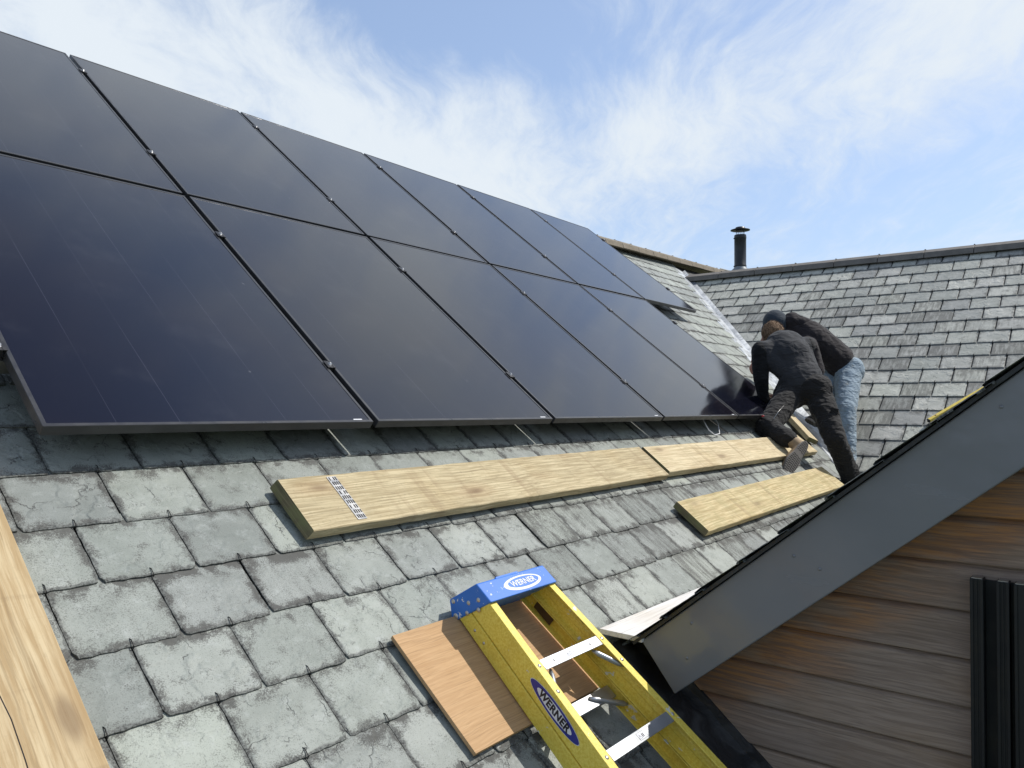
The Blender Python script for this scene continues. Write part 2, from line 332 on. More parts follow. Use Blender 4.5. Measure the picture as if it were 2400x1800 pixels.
c_ = N.mix(1., c_, N.n('ShaderNodeCombineColor', {0: dust, 1: dust, 2: dust}).outputs[0], 'ADD')
finish(N, c_, N.mr(N.noise(co, 2.1, 3), .3, .7, .065, .10, False), 0, None, 0, 0, .58, 0, {'IOR': 1.52, 'Specular Tint': (.86, .91, 1.0, 1)})
M_GRASS = plain('grass_ground', (.07, .095, .035), .95, 0, .4, .8)
M_RENDER = plain('rendered_wall', (.55, .53, .48), .9)

# ------------------------------------------------------------------ slates
def slate_field(name, fmat, u0, u1, rows, gauge, width, phase, mtl, parent, near, T=.0072, clips=(), seed=1, gap=.0028, gfun=lambda x, y: .2):
    """real lapped slates; fmat maps (along, up, out) to world; rows = tail positions"""
    rg = np.random.RandomState(seed)
    V = []; F = []; UVs = []; MET = []; RN = []; hooks = []
    for j, (tail, ph) in enumerate(rows):
        k0 = math.floor((u0-ph)/width); k1 = math.ceil((u1-ph)/width)
        for k in range(k0, k1):
            a = ph+k*width; cx, cy = a+width/2, tail+gauge/2
            wp = fmat @ Vector((cx, cy, 0)); dist = wp.length; fine = dist < near
            ns, nt = (11, 14) if fine else (3, 4)
            g = gap; x0, x1 = a+g/2+rg.uniform(-.0015, .0015), a+width-g/2+rg.uniform(-.0015, .0015)
            y0 = tail+rg.uniform(-.004, .004); y1 = tail+gauge*1.16; t = T*rg.uniform(.8, 1.25); tilt = rg.uniform(-.0016, .0016); lift = rg.uniform(0, .0012)
            skew = rg.uniform(-.003, .003)
            out = []; inn = []
            jit = .0020 if fine else .0
            def chip(): return (.005+abs(rg.randn())*.0055+(.010 if rg.rand() < .12 else 0)) if fine else .007
            for i in range(nt+1):                      # tail edge left -> right
                f_ = i/nt; out.append((x0+(x1-x0)*f_, y0+skew*(f_-.5)+rg.uniform(-jit, jit))); cc = chip(); inn.append((min(max(x0+(x1-x0)*f_, x0+.006), x1-.006), out[-1][1]+cc))
            cr_ = rg.uniform(.002, .009) if fine else 0
            out[0] = (out[0][0]+cr_, out[0][1]+cr_*.2); out[-1] = (out[-1][0]-cr_, out[-1][1]+cr_*.2)
            for i in range(1, ns+1):                   # right side upward
                f_ = i/ns; out.append((x1+rg.uniform(-jit, jit)*.6, y0+(y1-y0)*f_)); inn.append((x1-chip()*.9, y0+.006+(y1-y0-.006)*f_))
            for i in range(0, ns):                     # left side downward
                f_ = 1-i/ns; out.append((x0+rg.uniform(-jit, jit)*.6, y0+(y1-y0)*f_)); inn.append((x0+chip()*.9, y0+.006+(y1-y0-.006)*f_))
            n = len(out); base = len(V)
            r4 = (rg.rand(), min(1., rg.rand()*.72+gfun(cx, cy)), rg.rand())
            zt = lambda x, y: lift+tilt*((x-a)/width-.5)*2 - T/gauge*(y-y0)
            for ring in range(3):
                for (ox, oy), (ix, iy) in zip(out, inn):
                    if ring == 0: x, y, z, e = ox, oy, zt(ox, oy)-t, 1.
                    elif ring == 1: x, y, z, e = ox, oy, zt(ox, oy)-t*.42, 1.
                    else: x, y, z, e = ix, iy, zt(ix, iy), 0.
                    V.append(tuple(fmat @ Vector((x, y, z)))); UVs.append(((x-a)/width, (y-y0)/gauge)); MET.append((x, y)); RN.append((*r4, e))
            for ring in range(2):
                for i in range(n):
                    i2 = (i+1) % n; F.append((base+ring*n+i, base+ring*n+i2, base+(ring+1)*n+i2, base+(ring+1)*n+i))
            F.append(tuple(base+2*n+i for i in range(n)))
            hooks.append((dist, a+width/2, y0))
    me = bpy.data.meshes.new(name); me.from_pydata(V, [], F)
    idx = np.empty(len(me.loops), int); me.loops.foreach_get('vertex_index', idx)
    for nm, dat in (('UVMap', UVs), ('metric', MET)):
        l = me.uv_layers.new(name=nm); l.data.foreach_set('uv', np.array(dat)[idx].ravel())
    ca_ = me.color_attributes.new('rnd', 'FLOAT_COLOR', 'POINT'); ca_.data.foreach_set('color', np.array(RN, float).ravel())
    if clips:
        bm = bmesh.new(); bm.from_mesh(me)
        for co_, no in clips: bmesh.ops.bisect_plane(bm, geom=bm.verts[:]+bm.edges[:]+bm.faces[:], plane_co=co_, plane_no=no, clear_outer=True)
        bm.to_mesh(me); bm.free()
    o = link(name, me, mtl, parent); return o, sorted(hooks)

house = tag(empty('house', (2, 2, -5.5)), 'house with grey slate roofs, timber gable and black flue that everything stands on', 'house')
# main roof
rows = [(-.033-.198*j, -1.222 if j % 2 else -1.098) for j in range(-19, 17)]
# valley line between main and wing roofs
VA = Vector((10.05, 4.79, 1.79)); VD = Vector((1, .937, .7285)).normalized(); VN = Vector((VD.y, -VD.x, 0)).normalized()   # plan normal towards +X -Y
MR = frame(M(0, 0, ROOF), UX, UV_, UN)
ridge_n = Vector((-.065, 1, 0)); 
ro, hk = slate_field('main_roof', MR, -2.2, 9.2, rows, .198, .25, 0, M_SLATE, house, 4.6,
      clips=[(VA - VN*.10, VN), (tuple(M(6.53, 3.58, 0)), tuple((MROOF.to_3x3() @ ridge_n).normalized()))], gfun=lambda x, y: .0+.42*max(0, min(1, (x+.1)/1.2))*max(0, min(1, (.1-y)/.5)))
hook = MB(); hook.box((-.0013, -.006, .0005), (.0013, .012, .003)); hook.box((-.0013, -.0085, -.007), (.0013, -.006, .003)); hme = None
def hook_tube():
    h = MB(); h.tube([(0, .022, -.0005), (.0008, .016, .003), (0, .0, .0035), (0, -.005, .002), (0, -.0055, -.006)], .0013, 5); return h.mesh('slate_hook')
hme = hook_tube(); hme.materials.append(M_PROFILE)
def vis(p):
    c = world_to_camera_view(sc, camo, p); return -.03 < c.x < 1.03 and -.03 < c.y < 1.03 and c.z > 0
bpy.context.view_layer.update()
cnt = 0; rest = MB()
for d_, hu, hv in hk:
    p = MR @ Vector((hu, hv, 0))
    if not vis(p) or (hv > .1 and hu < 5.8): continue
    if cnt < 100:
        o = bpy.data.objects.new('slate_hook', hme); COL.objects.link(o); o.parent = ro; o.matrix_parent_inverse = Matrix.Translation((0, 0, 0))
        o.matrix_local = MR @ Matrix.Translation((hu, hv, .0)); cnt += 1
    else:
        rest.M = MR @ Matrix.Translation((hu, hv, 0)); rest.tube([(0, .022, 0), (0, .0, .0035), (0, -.0055, -.006)], .0014, 4)
tag(rest.build('slate_hook', M_PROFILE, ro), kind='stuff')
# sarking under the slates
b = MB(MR); b.prism([(-2.4, -3.4, -.03), (9.6, -3.4, -.03), (9.6, 3.72, -.03), (-2.4, 3.3, -.03)], [(-2.4, -3.4, -.10), (9.6, -3.4, -.10), (9.6, 3.72, -.10), (-2.4, 3.3, -.10)])
b.build('roof_deck', M_BLACK, house)
# main ridge tiles
def ridge(name, p0, p1, L, r_, drop, mtl, parent):
    p0, p1 = Vector(p0), Vector(p1); d_ = (p1-p0); tot_ = d_.length; d_.normalize(); side = Vector((0, 0, 1)).cross(d_).normalized(); up = d_.cross(side)
    n = int(tot_/L)
    for i in range(n):
        m_ = MB(frame(p0+d_*(i*L)+up*random.uniform(-.003, .003), d_, side, up))
        q = lambda x, rr: [(x, -rr, -drop), (x, -rr*.86, -drop*.42), (x, -rr*.13, 0), (x, rr*.13, 0), (x, rr*.86, -drop*.42), (x, rr, -drop), (x, rr*.7, -drop), (x, 0, -.05), (x, -rr*.7, -drop)]
        m_.prism(q(.003, r_), q(L-.003, r_))
        m_.box((L-.016, -r_*.16, -.005), (L-.002, r_*.16, .010))
        m_.build('ridge_tile', mtl, parent, .004)
ridge('ridge', M(5.55, 3.478, -.05), M(10.7, 3.917, -.05), .46, .13, .11, M_RIDGE2, ro); ridge('ridge', M(-2.4, 3.36, -.12), M(5.6, 3.40, -.12), .46, .13, .11, M_RIDGE2, ro)
# rear slope of the main roof
b = MB(); A_, B_ = M(-2.4, 3.38, -.2), M(10.9, 3.88, -.2)
b.add([A_, B_, B_+Vector((0, 3.2, -2.5)), A_+Vector((0, 3.2, -2.5))], [(0, 1, 2, 3)]); b.build('rear_roof', M_SLATE_D, house)

# wing roof: ridge along Y, slope falling towards -X
WP = math.radians(36.07); WR_ = Vector((10.12, 0, 1.84))
WUp = Vector((math.cos(WP), 0, math.sin(WP))); WAl = Vector((0, -1, 0)); WNn = Vector((-math.sin(WP), 0, math.cos(WP)))
MW = frame(WR_, WAl, WUp, WNn)
wrows = [(-.722-.2184*j, (-1.247 if j % 2 else -1.377)) for j in range(-3, 18)]
wo, _ = slate_field('wing_roof', MW, -5.3, 1.2, wrows, .2184, .262, 0, M_SLATE_W, house, 3, gap=.0075, T=.0085, gfun=lambda x, y: .06+.22*max(0, min(1, (-y-.3)/1.2)),
     clips=[(VA + VN*.02, -VN), (tuple(WR_ - WUp*.05), tuple(WUp))], seed=5)
rest = MB()
for d_, hu, hv in _:
    if hv > -.1: continue
    p = MW @ Vector((hu, hv, 0))
    if (p-VA).dot(VN) < .03: continue
    rest.M = MW @ Matrix.Translation((hu, hv, .001)); rest.tube([(0, .03, 0), (0, .0, .006), (0, -.007, -.006)], .003, 4)
tag(rest.build('slate_hook', M_PROFILE, wo), kind='stuff')
b = MB(MW); b.box((-5.35, -4.5, -.08), (1.2, .0, -.022)); o = b.build('wing_deck', M_BLACK, house)
bm = bmesh.new(); bm.from_mesh(o.data); bmesh.ops.bisect_plane(bm, geom=bm.verts[:]+bm.edges[:]+bm.faces[:], plane_co=VA+VN*.03, plane_no=-VN, clear_outer=True); bm.to_mesh(o.data); bm.free()
ridge('ridge', WR_+Vector((0, 4.83, .035)), WR_+Vector((0, -1.7, .035)), .5, .16, .115, M_RIDGE, wo)
b = MB(); b.add([WR_+Vector((0, 4.9, -.05)), WR_+Vector((0, -1.7, -.05)), WR_+Vector((3.5, -1.7, -2.6)), WR_+Vector((3.5, 4.9, -2.6))], [(0, 1, 2, 3)]); b.build('wing_far_slope', M_SLATE_D, house)
# lead valley between the roofs
b = MB(); nseg = 40; vs = []; fs = []
ua = UX; 
for i in range(nseg+1):
    t_ = -7.6*i/nseg + .35; c_ = VA + VD*t_
    dn = lambda s_: c_ + s_
    # across: on the main slope side (towards -VN) and the upstand at the wing edge
    pm = -VN
    mz = lambda q: (q - OX).dot(UN)          # height over panel plane
    def onmain(q, h): return q + Vector((0, 0, 1))*((ROOF+h - (q-OX).dot(UN))/UN.z)
    wv_ = .004*math.sin(i*1.7)+random.uniform(-.003, .003)
    row = [onmain(c_+pm*.17, .003), onmain(c_+pm*.15, .013+wv_), onmain(c_+pm*.10, .010), onmain(c_+pm*.05, .012-wv_), onmain(c_+pm*.005, .010), c_+VN*.035+Vector((0, 0, .030))]
    vs += row
for i in range(nseg):
    for k in range(5): fs.append((i*6+k, i*6+k+1, (i+1)*6+k+1, (i+1)*6+k))
b.add(vs, fs, 0, True); o = b.build('valley_flashing', M_LEAD, house)
md = o.modifiers.new('s', 'SOLIDIFY'); md.thickness = .003; md.offset = 1

# ------------------------------------------------------------------ flue, neighbouring roof
fl = Vector((11.535, 4.651, .14))
b = MB(); b.lathe([(.0, 2.53), (.088, 2.53), (.092, 2.50), (.092, 2.475), (.089, 2.47), (.089, 2.065), (.093, 2.06), (.093, 2.04), (.087, 2.035), (.087, .8)], 32, fl)
pipe = b.build('flue', M_FLUE, house)
b = MB(); b.lathe([(.0, 2.655), (.062, 2.652), (.07, 2.648), (.072, 2.634), (.145, 2.610), (.146, 2.603), (.06, 2.592), (0, 2.592)], 32, fl); b.M = Matrix.Translation(Vector()); b.build('cowl', M_FLUE, pipe)
b = MB()
for k in range(14):
    g = 2*math.pi*k/14; p = fl+Vector((.062*math.cos(g), .062*math.sin(g), 0)); b.tube([p+Vector((0, 0, 2.52)), p+Vector((0, 0, 2.60))], .0022, 5)
b.build('cage', M_STEEL, pipe)
b = MB(); b.lathe([(.090, 2.04), (.096, 2.03), (.098, 2.02), (.145, 1.975), (.146, 1.965), (.12, 1.962), (.115, 1.60)], 32, fl); b.build('storm_collar', M_COLLAR, pipe)
for zz, gg in ((2.475, 2.3), (2.045, 2.3)):
    b = MB(); p = fl+Vector((.096*math.cos(gg), .096*math.sin(gg), zz)); b.box(p-Vector((.008, .008, .006)), p+Vector((.008, .008, .006))); b.build('clip', M_FLUE, pipe)
nb = empty('distant_roof', (22, 9.3, -5.5))
tag(nb, 'small bright slated roof end peeping over the ridge just left of the black flue', 'roof')
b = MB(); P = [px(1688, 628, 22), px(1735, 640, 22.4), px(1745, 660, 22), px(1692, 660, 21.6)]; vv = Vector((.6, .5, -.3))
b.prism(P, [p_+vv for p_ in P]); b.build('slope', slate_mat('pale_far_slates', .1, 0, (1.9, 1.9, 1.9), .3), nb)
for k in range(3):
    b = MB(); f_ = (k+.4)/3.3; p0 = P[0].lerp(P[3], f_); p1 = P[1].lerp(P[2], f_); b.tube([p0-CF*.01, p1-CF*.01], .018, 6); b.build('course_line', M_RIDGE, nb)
b = MB(); b.box((21, 8.2, -5.5), (24, 11, 1.6)); b.build('wall', M_RENDER, nb)

# ------------------------------------------------------------------ gable (right foreground)
XF = 2.382; XW = 2.552; GA = math.radians(39.3)
RK = Vector((0, -math.cos(GA), math.sin(GA))); RP = Vector((0, math.sin(GA), math.cos(GA)))      # up the rake, off the rake
E0 = Vector((XF, 1.309, -.790))                                                                # top corner of the bargeboard end
RL = 3.2; apex = E0 + RK*RL
gable = tag(empty('bargeboard_dummy')) if False else None
MG = frame(E0, Vector((1, 0, 0)), RK, RP)
b = MB(MG); b.prism([(0, 0, 0), (0, RL, 0), (0, RL, -.195), (0, 0, -.195)], [(.022, 0, 0), (.022, RL, 0), (.022, RL, -.195), (.022, 0, -.195)])
b.prism([(.022, 0.0, -.173), (.022, RL, -.173), (.022, RL, -.195), (.022, 0, -.195)], [(.168, 0, -.173), (.168, RL, -.173), (.168, RL, -.195), (.168, 0, -.195)])
fas = b.build('bargeboard', M_FASCIA, house, .004, 3)
for s_, h_ in ((.20, -.045), (.62, -.055), (.66, -.125), (1.32, -.045), (1.35, -.13), (.115, -.125), (1.9, -.05), (1.95, -.13)):
    b = MB(MG @ Matrix.Translation((-.0005, s_, h_)) @ Matrix.Rotation(-math.pi/2, 4, 'Y')); b.lathe([(0, .0026), (.0040, .0020), (.0052, 0)], 12); b.build('screw', M_FASCIA, fas)
# gable slates (seen by their edges along the verge)
grow = [(-.050+.172*j, (-.042 if j % 2 else -.042-.125)) for j in range(0, 20)]
MGs = frame(E0+RP*.024, Vector((1, 0, 0)), RK, RP)
go, _ = slate_field('gable_roof', MGs, -.03, 6.5, grow, .172, .25, 0, M_SLATE_D, house, 4.2, T=.0075, clips=[((XF-.040, 0, 0), (-1, 0, 0))], seed=9)
b = MB(MG); b.box((-.022, -.02, .002), (6.5, RL, .012)); b.build('gable_deck', M_BLACK, house)
# other slope of the gable
b = MB(); b.add([apex+Vector((-.04, 0, .03)), apex+Vector((6.5, 0, .03)), apex+Vector((6.5, -2.6, -2.1)), apex+Vector((-.04, -2.6, -2.1))], [(0, 1, 2, 3)])
o = b.build('gable_far_slope', M_SLATE_D, house); md = o.modifiers.new('s', 'SOLIDIFY'); md.thickness = .03; md.offset = -1
# clad wall: real lapped boards
zj = [-.30-.1345*k for k in range(-14, 18)]
w0 = empty('x'); bpy.data.objects.remove(w0)
wall = MB()
def rakez(y): return -.79 - .195*1.0 + (1.309-y)*math.tan(GA) + .02 - .06
for k, z1 in enumerate(zj):
    z0 = z1-.1345
    ya = 1.75; yb = -3.6
    prof = [(XW+.018, z0+.003), (XW-.003, z0+.003), (XW-.004, z0+.008), (XW+.004, z1-.014), (XW+.013, z1-.006), (XW+.018, z1-.001)]
    wall.prism([(x, ya, z) for x, z in prof], [(x, yb, z) for x, z in prof])
wall.prism([(XW+.018, 1.75, 1.6), (XW+.10, 1.75, 1.6), (XW+.10, 1.75, -5), (XW+.018, 1.75, -5)], [(XW+.018, -3.6, 1.6), (XW+.10, -3.6, 1.6), (XW+.10, -3.6, -5), (XW+.018, -3.6, -5)])
me = wall.mesh('clad_wall'); bm = bmesh.new(); bm.from_mesh(me)
for co_, no in ((E0-RP*.03, RP), (apex-Vector((0, 0, .04)), Vector((0, -math.sin(R(38.9)), math.cos(R(38.9)))))):
    g_ = bmesh.ops.bisect_plane(bm, geom=bm.verts[:]+bm.edges[:]+bm.faces[:], plane_co=co_, plane_no=no, clear_outer=True)
bm.to_mesh(me); bm.free()
o = link('clad_wall', me, M_CLAD, house); md = o.modifiers.new('bevel', 'BEVEL'); md.width = .0025; md.segments = 2; md.limit_method = 'ANGLE'
# black flashing where wall meets roof
ML = frame(M(0, 0, ROOF), UX, UV_, UN)
b = MB(ML); ny, nx = 46, 10; vs = []; fs = []
for i in range(ny+1):
    for k in range(nx+1):
        v_ = -1.085-1.0*i/ny*2.1; u_ = .27+.30*k/nx + (.018*math.sin(i*.7) if k == 0 else 0)
        h_ = .011+.004*math.sin(i*.9+k*1.3)+.003*math.sin(k*2.1-i*.35)+random.uniform(-.001, .001)+(.02 if k == nx else 0)+(.006*(i % 9)/9)
        if k == 0: h_ = .004
        vs.append((u_, v_, h_))
for i in range(ny):
    for k in range(nx): a_ = i*(nx+1)+k; fs.append((a_, a_+nx+1, a_+nx+2, a_+1))
b.add(vs, fs, 0, True); b.build('side_flashing', M_BLACK, house)
b = MB(ML); b.prism([(.555, -1.10, .0), (.575, -1.10, .0), (.575, -1.10, .05), (.562, -1.10, .05)], [(.555, -3.2, .0), (.575, -3.2, .0), (.575, -3.2, .05), (.562, -3.2, .05)]); b.build('upstand_flashing', M_BLACK, house)
# valley tray behind the gable
b = MB(); c0 = M(.62, -1.03, ROOF+.006)
b.add([c0, c0+Vector((5, 0, 0)), c0+Vector((5, -.10, -.06)), c0+Vector((0, -.10, -.06)), c0+Vector((5, -.26, .05)), c0+Vector((0, -.26, .05))], [(0, 3, 2, 1), (3, 5, 4, 2)], 0, True)
b.build('valley_tray', M_BLACK, house)
# bodies of the building below the roofs
b = MB(); b.box((-.6, -.2, -5.5), (11.5, 6.8, -2.7)); b.build('wall', M_RENDER, house)
b = MB(); b.box((XW+.10, -3.5, -5.5), (9, .5, -1.9)); b.build('wall', M_RENDER, house)
b = MB(); b.box((8.0, -1.6, -5.5), (13, 4.5, -.8)); b.build('wall', M_RENDER, house)
g = MB(); g.add([(-1500, -1500, -5.5), (1500, -1500, -5.5), (1500, 1500, -5.5), (-1500, 1500, -5.5)], [(0, 1, 2, 3)]); tag(g.build('ground', M_GRASS), 'green ground far below the roofs', None, None, 'structure')

# ------------------------------------------------------------------ solar panels
PW, PH, PG = 1.129, 1.7449, .025; S = PW+PG
fr = MB(); t_, dp = .013, .032
def quad_ring(m_, o0, o1, i0, i1, z):
    m_.add([(o0[0], o0[1], z), (o1[0], o0[1], z), (o1[0], o1[1], z), (o0[0], o1[1], z), (i0[0], i0[1], z), (i1[0], i0[1], z), (i1[0], i1[1], z), (i0[0], i1[1], z)],
           [(0, 1, 5, 4), (1, 2, 6, 5), (2, 3, 7, 6), (3, 0, 4, 7)])
X0, X1, Y0, Y1 = 0, PW, 0, PH
vs = []
def rect(x0, y0, x1, y1, z): return [(x0, y0, z), (x1, y0, z), (x1, y1, z), (x0, y1, z)]
rings = [rect(.03, .03, PW-.03, PH-.03, -dp), rect(0, 0, PW, PH, -dp), rect(0, 0, PW, PH, 0), rect(t_, t_, PW-t_, PH-t_, 0), rect(t_, t_, PW-t_, PH-t_, -.004)]
vs = sum(rings, []); fs = []
for r_ in range(4):
    for k in range(4): k2 = (k+1) % 4; fs.append((r_*4+k, r_*4+k2, r_*4+4+k2, r_*4+4+k))
fr.add(vs, fs); frm = fr.mesh('frame'); frm.materials.append(M_FRAME)
gl = MB(); gl.prism(rect(t_-.001, t_-.001, PW-t_+.001, PH-t_+.001, -.0018)[::1], rect(t_-.001, t_-.001, PW-t_+.001, PH-t_+.001, -.006)); gl.f[0] = gl.f[0][::-1]; gl.f[1] = gl.f[1][::-1]
glm = gl.mesh('glass'); bm = bmesh.new(); bm.from_mesh(glm); bmesh.ops.recalc_face_normals(bm, faces=bm.faces); bm.to_mesh(glm); bm.free(); glm.materials.append(M_GLASS)
lb = MB(); lb.box((PW-.085, t_+.001, -.0017), (PW-.045, t_+.006, -.0012)); lbm = lb.mesh('label'); lbm.materials.append(M_WHITE)
cols = ['at the left edge of the photo', 'second from the left', 'third from the left', 'fourth from the left', 'fifth from the left', 'at the far right end']
def panel(ci, row, du=0, dv=0, tilt=(0, 0)):
    r0 = empty('solar_panel'); u_ = -S-PG/2+PG/2+ci*S - .0 + du; v_ = row*(PH+PG)+dv
    u_ = -PW-PG/2 + ci*S + du; v_ = row*(PH+PG)+dv
    r0.matrix_world = frame(M(u_, v_), UX, UV_, UN) @ Matrix.Rotation(tilt[0], 4, 'X') @ Matrix.Rotation(tilt[1], 4, 'Y')
    nm = 'upper' if row else 'lower'
    if row and ci == 5: lab = 'last upper black solar panel, overhanging bare slates at the far right end'
    else: lab = 'black glass solar panel in the %s row, %s' % (nm, cols[ci])
    if row == 0 and ci == 4: lab = 'black solar panel in the lower row that both workers crouch over'
    if row == 0 and ci == 0: lab = 'large lower-left black solar panel with thin cell lines, nearest the camera'
    tag(r0, lab, 'solar panel', 'black solar panels in two rows on the slate roof')
    for nm_, me_ in (('frame', frm), ('glass', glm), ('label', lbm)):
        if nm_ == 'label' and row: continue
        o = bpy.data.objects.new(nm_, me_); COL.objects.link(o); o.parent = r0
        if nm_ == 'frame': bv = o.modifiers.new('bevel', 'BEVEL'); bv.width = .0012; bv.segments = 1; bv.limit_method = 'ANGLE'
    return r0
cor = {(0, 1): (0, .0), (1, 1): (0, 0)}
for row in (0, 1):
    for ci in range(6 if row else 5):
        panel(ci, row, 0, 0, (rng.uniform(-.0009, .0009), rng.uniform(-.0012, .0012)))
panel(-1, 1)['label'] = 'upper solar panel cut off by the left border of the photo' if False else 'upper black solar panel beyond the left border'
for o in list(bpy.data.objects):
    if o.get('label') == 'upper black solar panel beyond the left border':
        for c_ in list(o.children): bpy.data.objects.remove(c_)
        bpy.data.objects.remove(o)
# clamps
cm = MB(); 
prof = [(-.0185, .0012), (-.0185, .0042), (-.008, .0052), (-.006, .0040), (.006, .0040), (.008, .0052), (.0185, .0042), (.0185, .0012), (.007, .0010), (.007, -.030), (-.007, -.030), (-.007, .0010)]
cm.prism([(x, -.022, z) for x, z in prof], [(x, .022, z) for x, z in prof]); bm = bmesh.new(); cme = cm.mesh('body'); bm.from_mesh(cme); bmesh.ops.recalc_face_normals(bm, faces=bm.faces); bm.to_mesh(cme); bm.free(); cme.materials.append(M_CLAMP)
bo = MB(); bo.lathe([(0, .0125), (.004, .0125), (.0042, .0105), (.0068, .0105), (.0072, .0048), (.009, .0048), (.009, .0038)], 10); bme = bo.mesh('bolt'); bme.materials.append(M_STEEL)
ordn = ['leftmost', 'second', 'third', 'fourth', 'fifth', 'rightmost']
vpos = [.353, 1.368, 2.202, 3.249]; vn = ['nearest the eave', 'just below the middle joint', 'just above the middle joint', 'nearest the ridge']
for g_ in range(6):
    for vi, v_ in enumerate(vpos):
        if g_ == 5 and vi < 2: continue
        u_ = g_*S if g_ < 5 else 5*S
        r0 = empty('panel_clamp'); r0.matrix_world = frame(M(u_, v_), UX, UV_, UN)
        tag(r0, 'black clamp with silver bolt in the %s gap between panels, %s' % (ordn[g_], vn[vi]), 'clamp', 'bolted clamps holding the solar panels')
        for nm_, me_ in (('body', cme), ('bolt', bme)):
            o = bpy.data.objects.new(nm_, me_); COL.objects.link(o); o.parent = r0
r0 = empty('panel_clamp'); r0.matrix_world = frame(M(-S-.002, .353), UX, UV_, UN); tag(r0, 'end clamp with silver bolt on the left side of the nearest panel', 'clamp', 'bolted clamps holding the solar panels')
for nm_, me_ in (('body', cme), ('bolt', bme)): o = bpy.data.objects.new(nm_, me_); COL.objects.link(o); o.parent = r0
for i, v_ in enumerate(vpos):
    b = MB(MROOF); ue = 5*S+.05 if i > 1 else 4*S+.06
    b.box((-1.235, v_-.02, -.080), (ue, v_+.02, -.0355))
    o = b.build('mounting_rail', M_RAIL, None, .002)
    tag(o, 'aluminium mounting rail under the panels, %s' % ['lowest of four', 'second from the eave', 'third from the eave', 'topmost near the ridge'][i], 'rail', 'rails under the solar panels')
# roof hooks (brackets) carrying the lowest rail
hb = MB(); hb.box((-.02, -.14, -.132), (.02, .06, -.127)); hb.box((-.02, .035, -.127), (.02, .041, -.081)); hb.box((-.02, -.02, -.086), (.02, .041, -.0805)); hbm = hb.mesh('roof_bracket'); hbm.materials.append(M_STEEL)
for i, (u_, lab) in enumerate(((-1.20, 'flat steel roof bracket under the left end of the nearest panel'),)):
    o = bpy.data.objects.new('roof_bracket', hbm); COL.objects.link(o); o.matrix_world = MROOF @ Matrix.Translation((u_, .30, 0)); tag(o, lab, 'bracket')
b = MB(MROOF); b.tube([(3.02, .06, -.06), (3.03, -.03, -.10), (3.10, -.06, -.12), (3.20, -.05, -.12), (3.26, .02, -.09), (3.27, .1, -.06)], .004, 6)
tag(b.build('cable', M_WHITE), 'thin pale cable loop hanging below the lower panels near the kneeling worker', 'cable')

# ------------------------------------------------------------------ planks
def plank(u0, u1, v0, v1, w0, th, mtl, label, name='scaffold_board', skew=0., nsub=40, taper=0):
    """board lying on the slates; u0..u1 along, v0..v1 across"""
    mm = MROOF @ Matrix.Translation((u0, v0, w0)) @ Matrix.Rotation(skew, 4, 'Z')
    L_, W_ = u1-u0, v1-v0; rg = np.random.RandomState(int(abs(u0*100)))
    b = MB(); n = nsub; cs = []
    for i in range(n+1):
        x = L_*i/n; j0, j1 = rg.uniform(-.0016, .0016, 2); bow = .002*math.sin(i*.35)
        c = .003
        cs.append([(x, j0+c, 0), (x, j0, c), (x, j0, th-c), (x, j0+c, th), (x, W_*.5, th+bow*.3), (x, W_+j1-c, th), (x, W_+j1, th-c), (x, W_+j1, c), (x, W_+j1-c, 0)])
    if taper: cs[0] = [(p[0]+(.012 if p[2] > th*.6 else 0), p[1], p[2]) for p in cs[0]]
    k = len(cs[0]); vs = sum(cs, []); fs = []; mi = []
    for i in range(n):
        for q in range(k): fs.append((i*k+q, i*k+(q+1) % k, (i+1)*k+(q+1) % k, (i+1)*k+q)); mi.append(0)
    b.add(vs, [f[::-1] for f in fs]); b.add(cs[0], [list(range(k))], 1); b.add(cs[-1], [list(range(k))[::-1]], 1)
    o = b.build(name, [mtl, M_EDGE]); o.matrix_world = mm
    bm = bmesh.new(); bm.from_mesh(o.data); bmesh.ops.recalc_face_normals(bm, faces=bm.faces); bm.to_mesh(o.data); bm.free()
    return tag(o, label, 'plank', 'wooden boards lying on the roof') if label else o
ZB = ROOF+.010
P1 = plank(-.500, 1.873, -.413, -.178, ZB+.006, .037, M_PLANK, 'long weathered scaffold board with a perforated metal strip on its left end', skew=.012, taper=1)
P2 = plank(1.905, 4.50, -.372, -.160, ZB+.004, .040, M_PLANK2, 'pale scaffold board the front worker kneels on, continuing the long board', skew=.004)
P3 = plank(1.674, 4.20, -.790, -.572, ZB+.004, .037, M_PLANK3, 'golden scaffold board lower on the roof whose right end nears the grey bargeboard', skew=.022)
P4 = plank(0, .75, -.055, .055, 0, .040, M_PLANK2, 'short board pointing up the slope under the rear worker\'s shoe')
P4.matrix_world = MROOF @ Matrix.Translation((4.78, -.26, ZB+.01)) @ Matrix.Rotation(R(58), 4, 'Z')
PT = plank(0, 3.2, 0, .235, 0, .045, M_PLANK, None)
bpy.data.objects.remove(PT)
b = MB(); b.box((0, 0, 0), (.225, 3.3, .040)); PT = b.build('timber_board', M_TIMBER, None, .003)
PT.matrix_world = MROOF @ Matrix.Translation((-1.262-.225, -3.0, ROOF+.010))
tag(PT, 'broad orange timber board running up the slope at the left edge of the photo', 'plank')
b = MB(MROOF); rg = np.random.RandomState(3)
pts = [(-1.385+.008*math.sin(k*.9)+.004*rg.randn()+.010*math.sin(k*.3), -2.2+.09*k, ROOF+.0502) for k in range(22)]
for p0, p1 in zip(pts[:-1], pts[1:]):
    b.add([(p0[0]-.0011, p0[1], p0[2]), (p0[0]+.0011, p0[1], p0[2]), (p1[0]+.0011, p1[1], p1[2]), (p1[0]-.0011, p1[1], p1[2])], [(0, 1, 2, 3)])
o = b.build('split', M_TREAD); o.parent = PT; o.matrix_parent_inverse = PT.matrix_world.inverted()
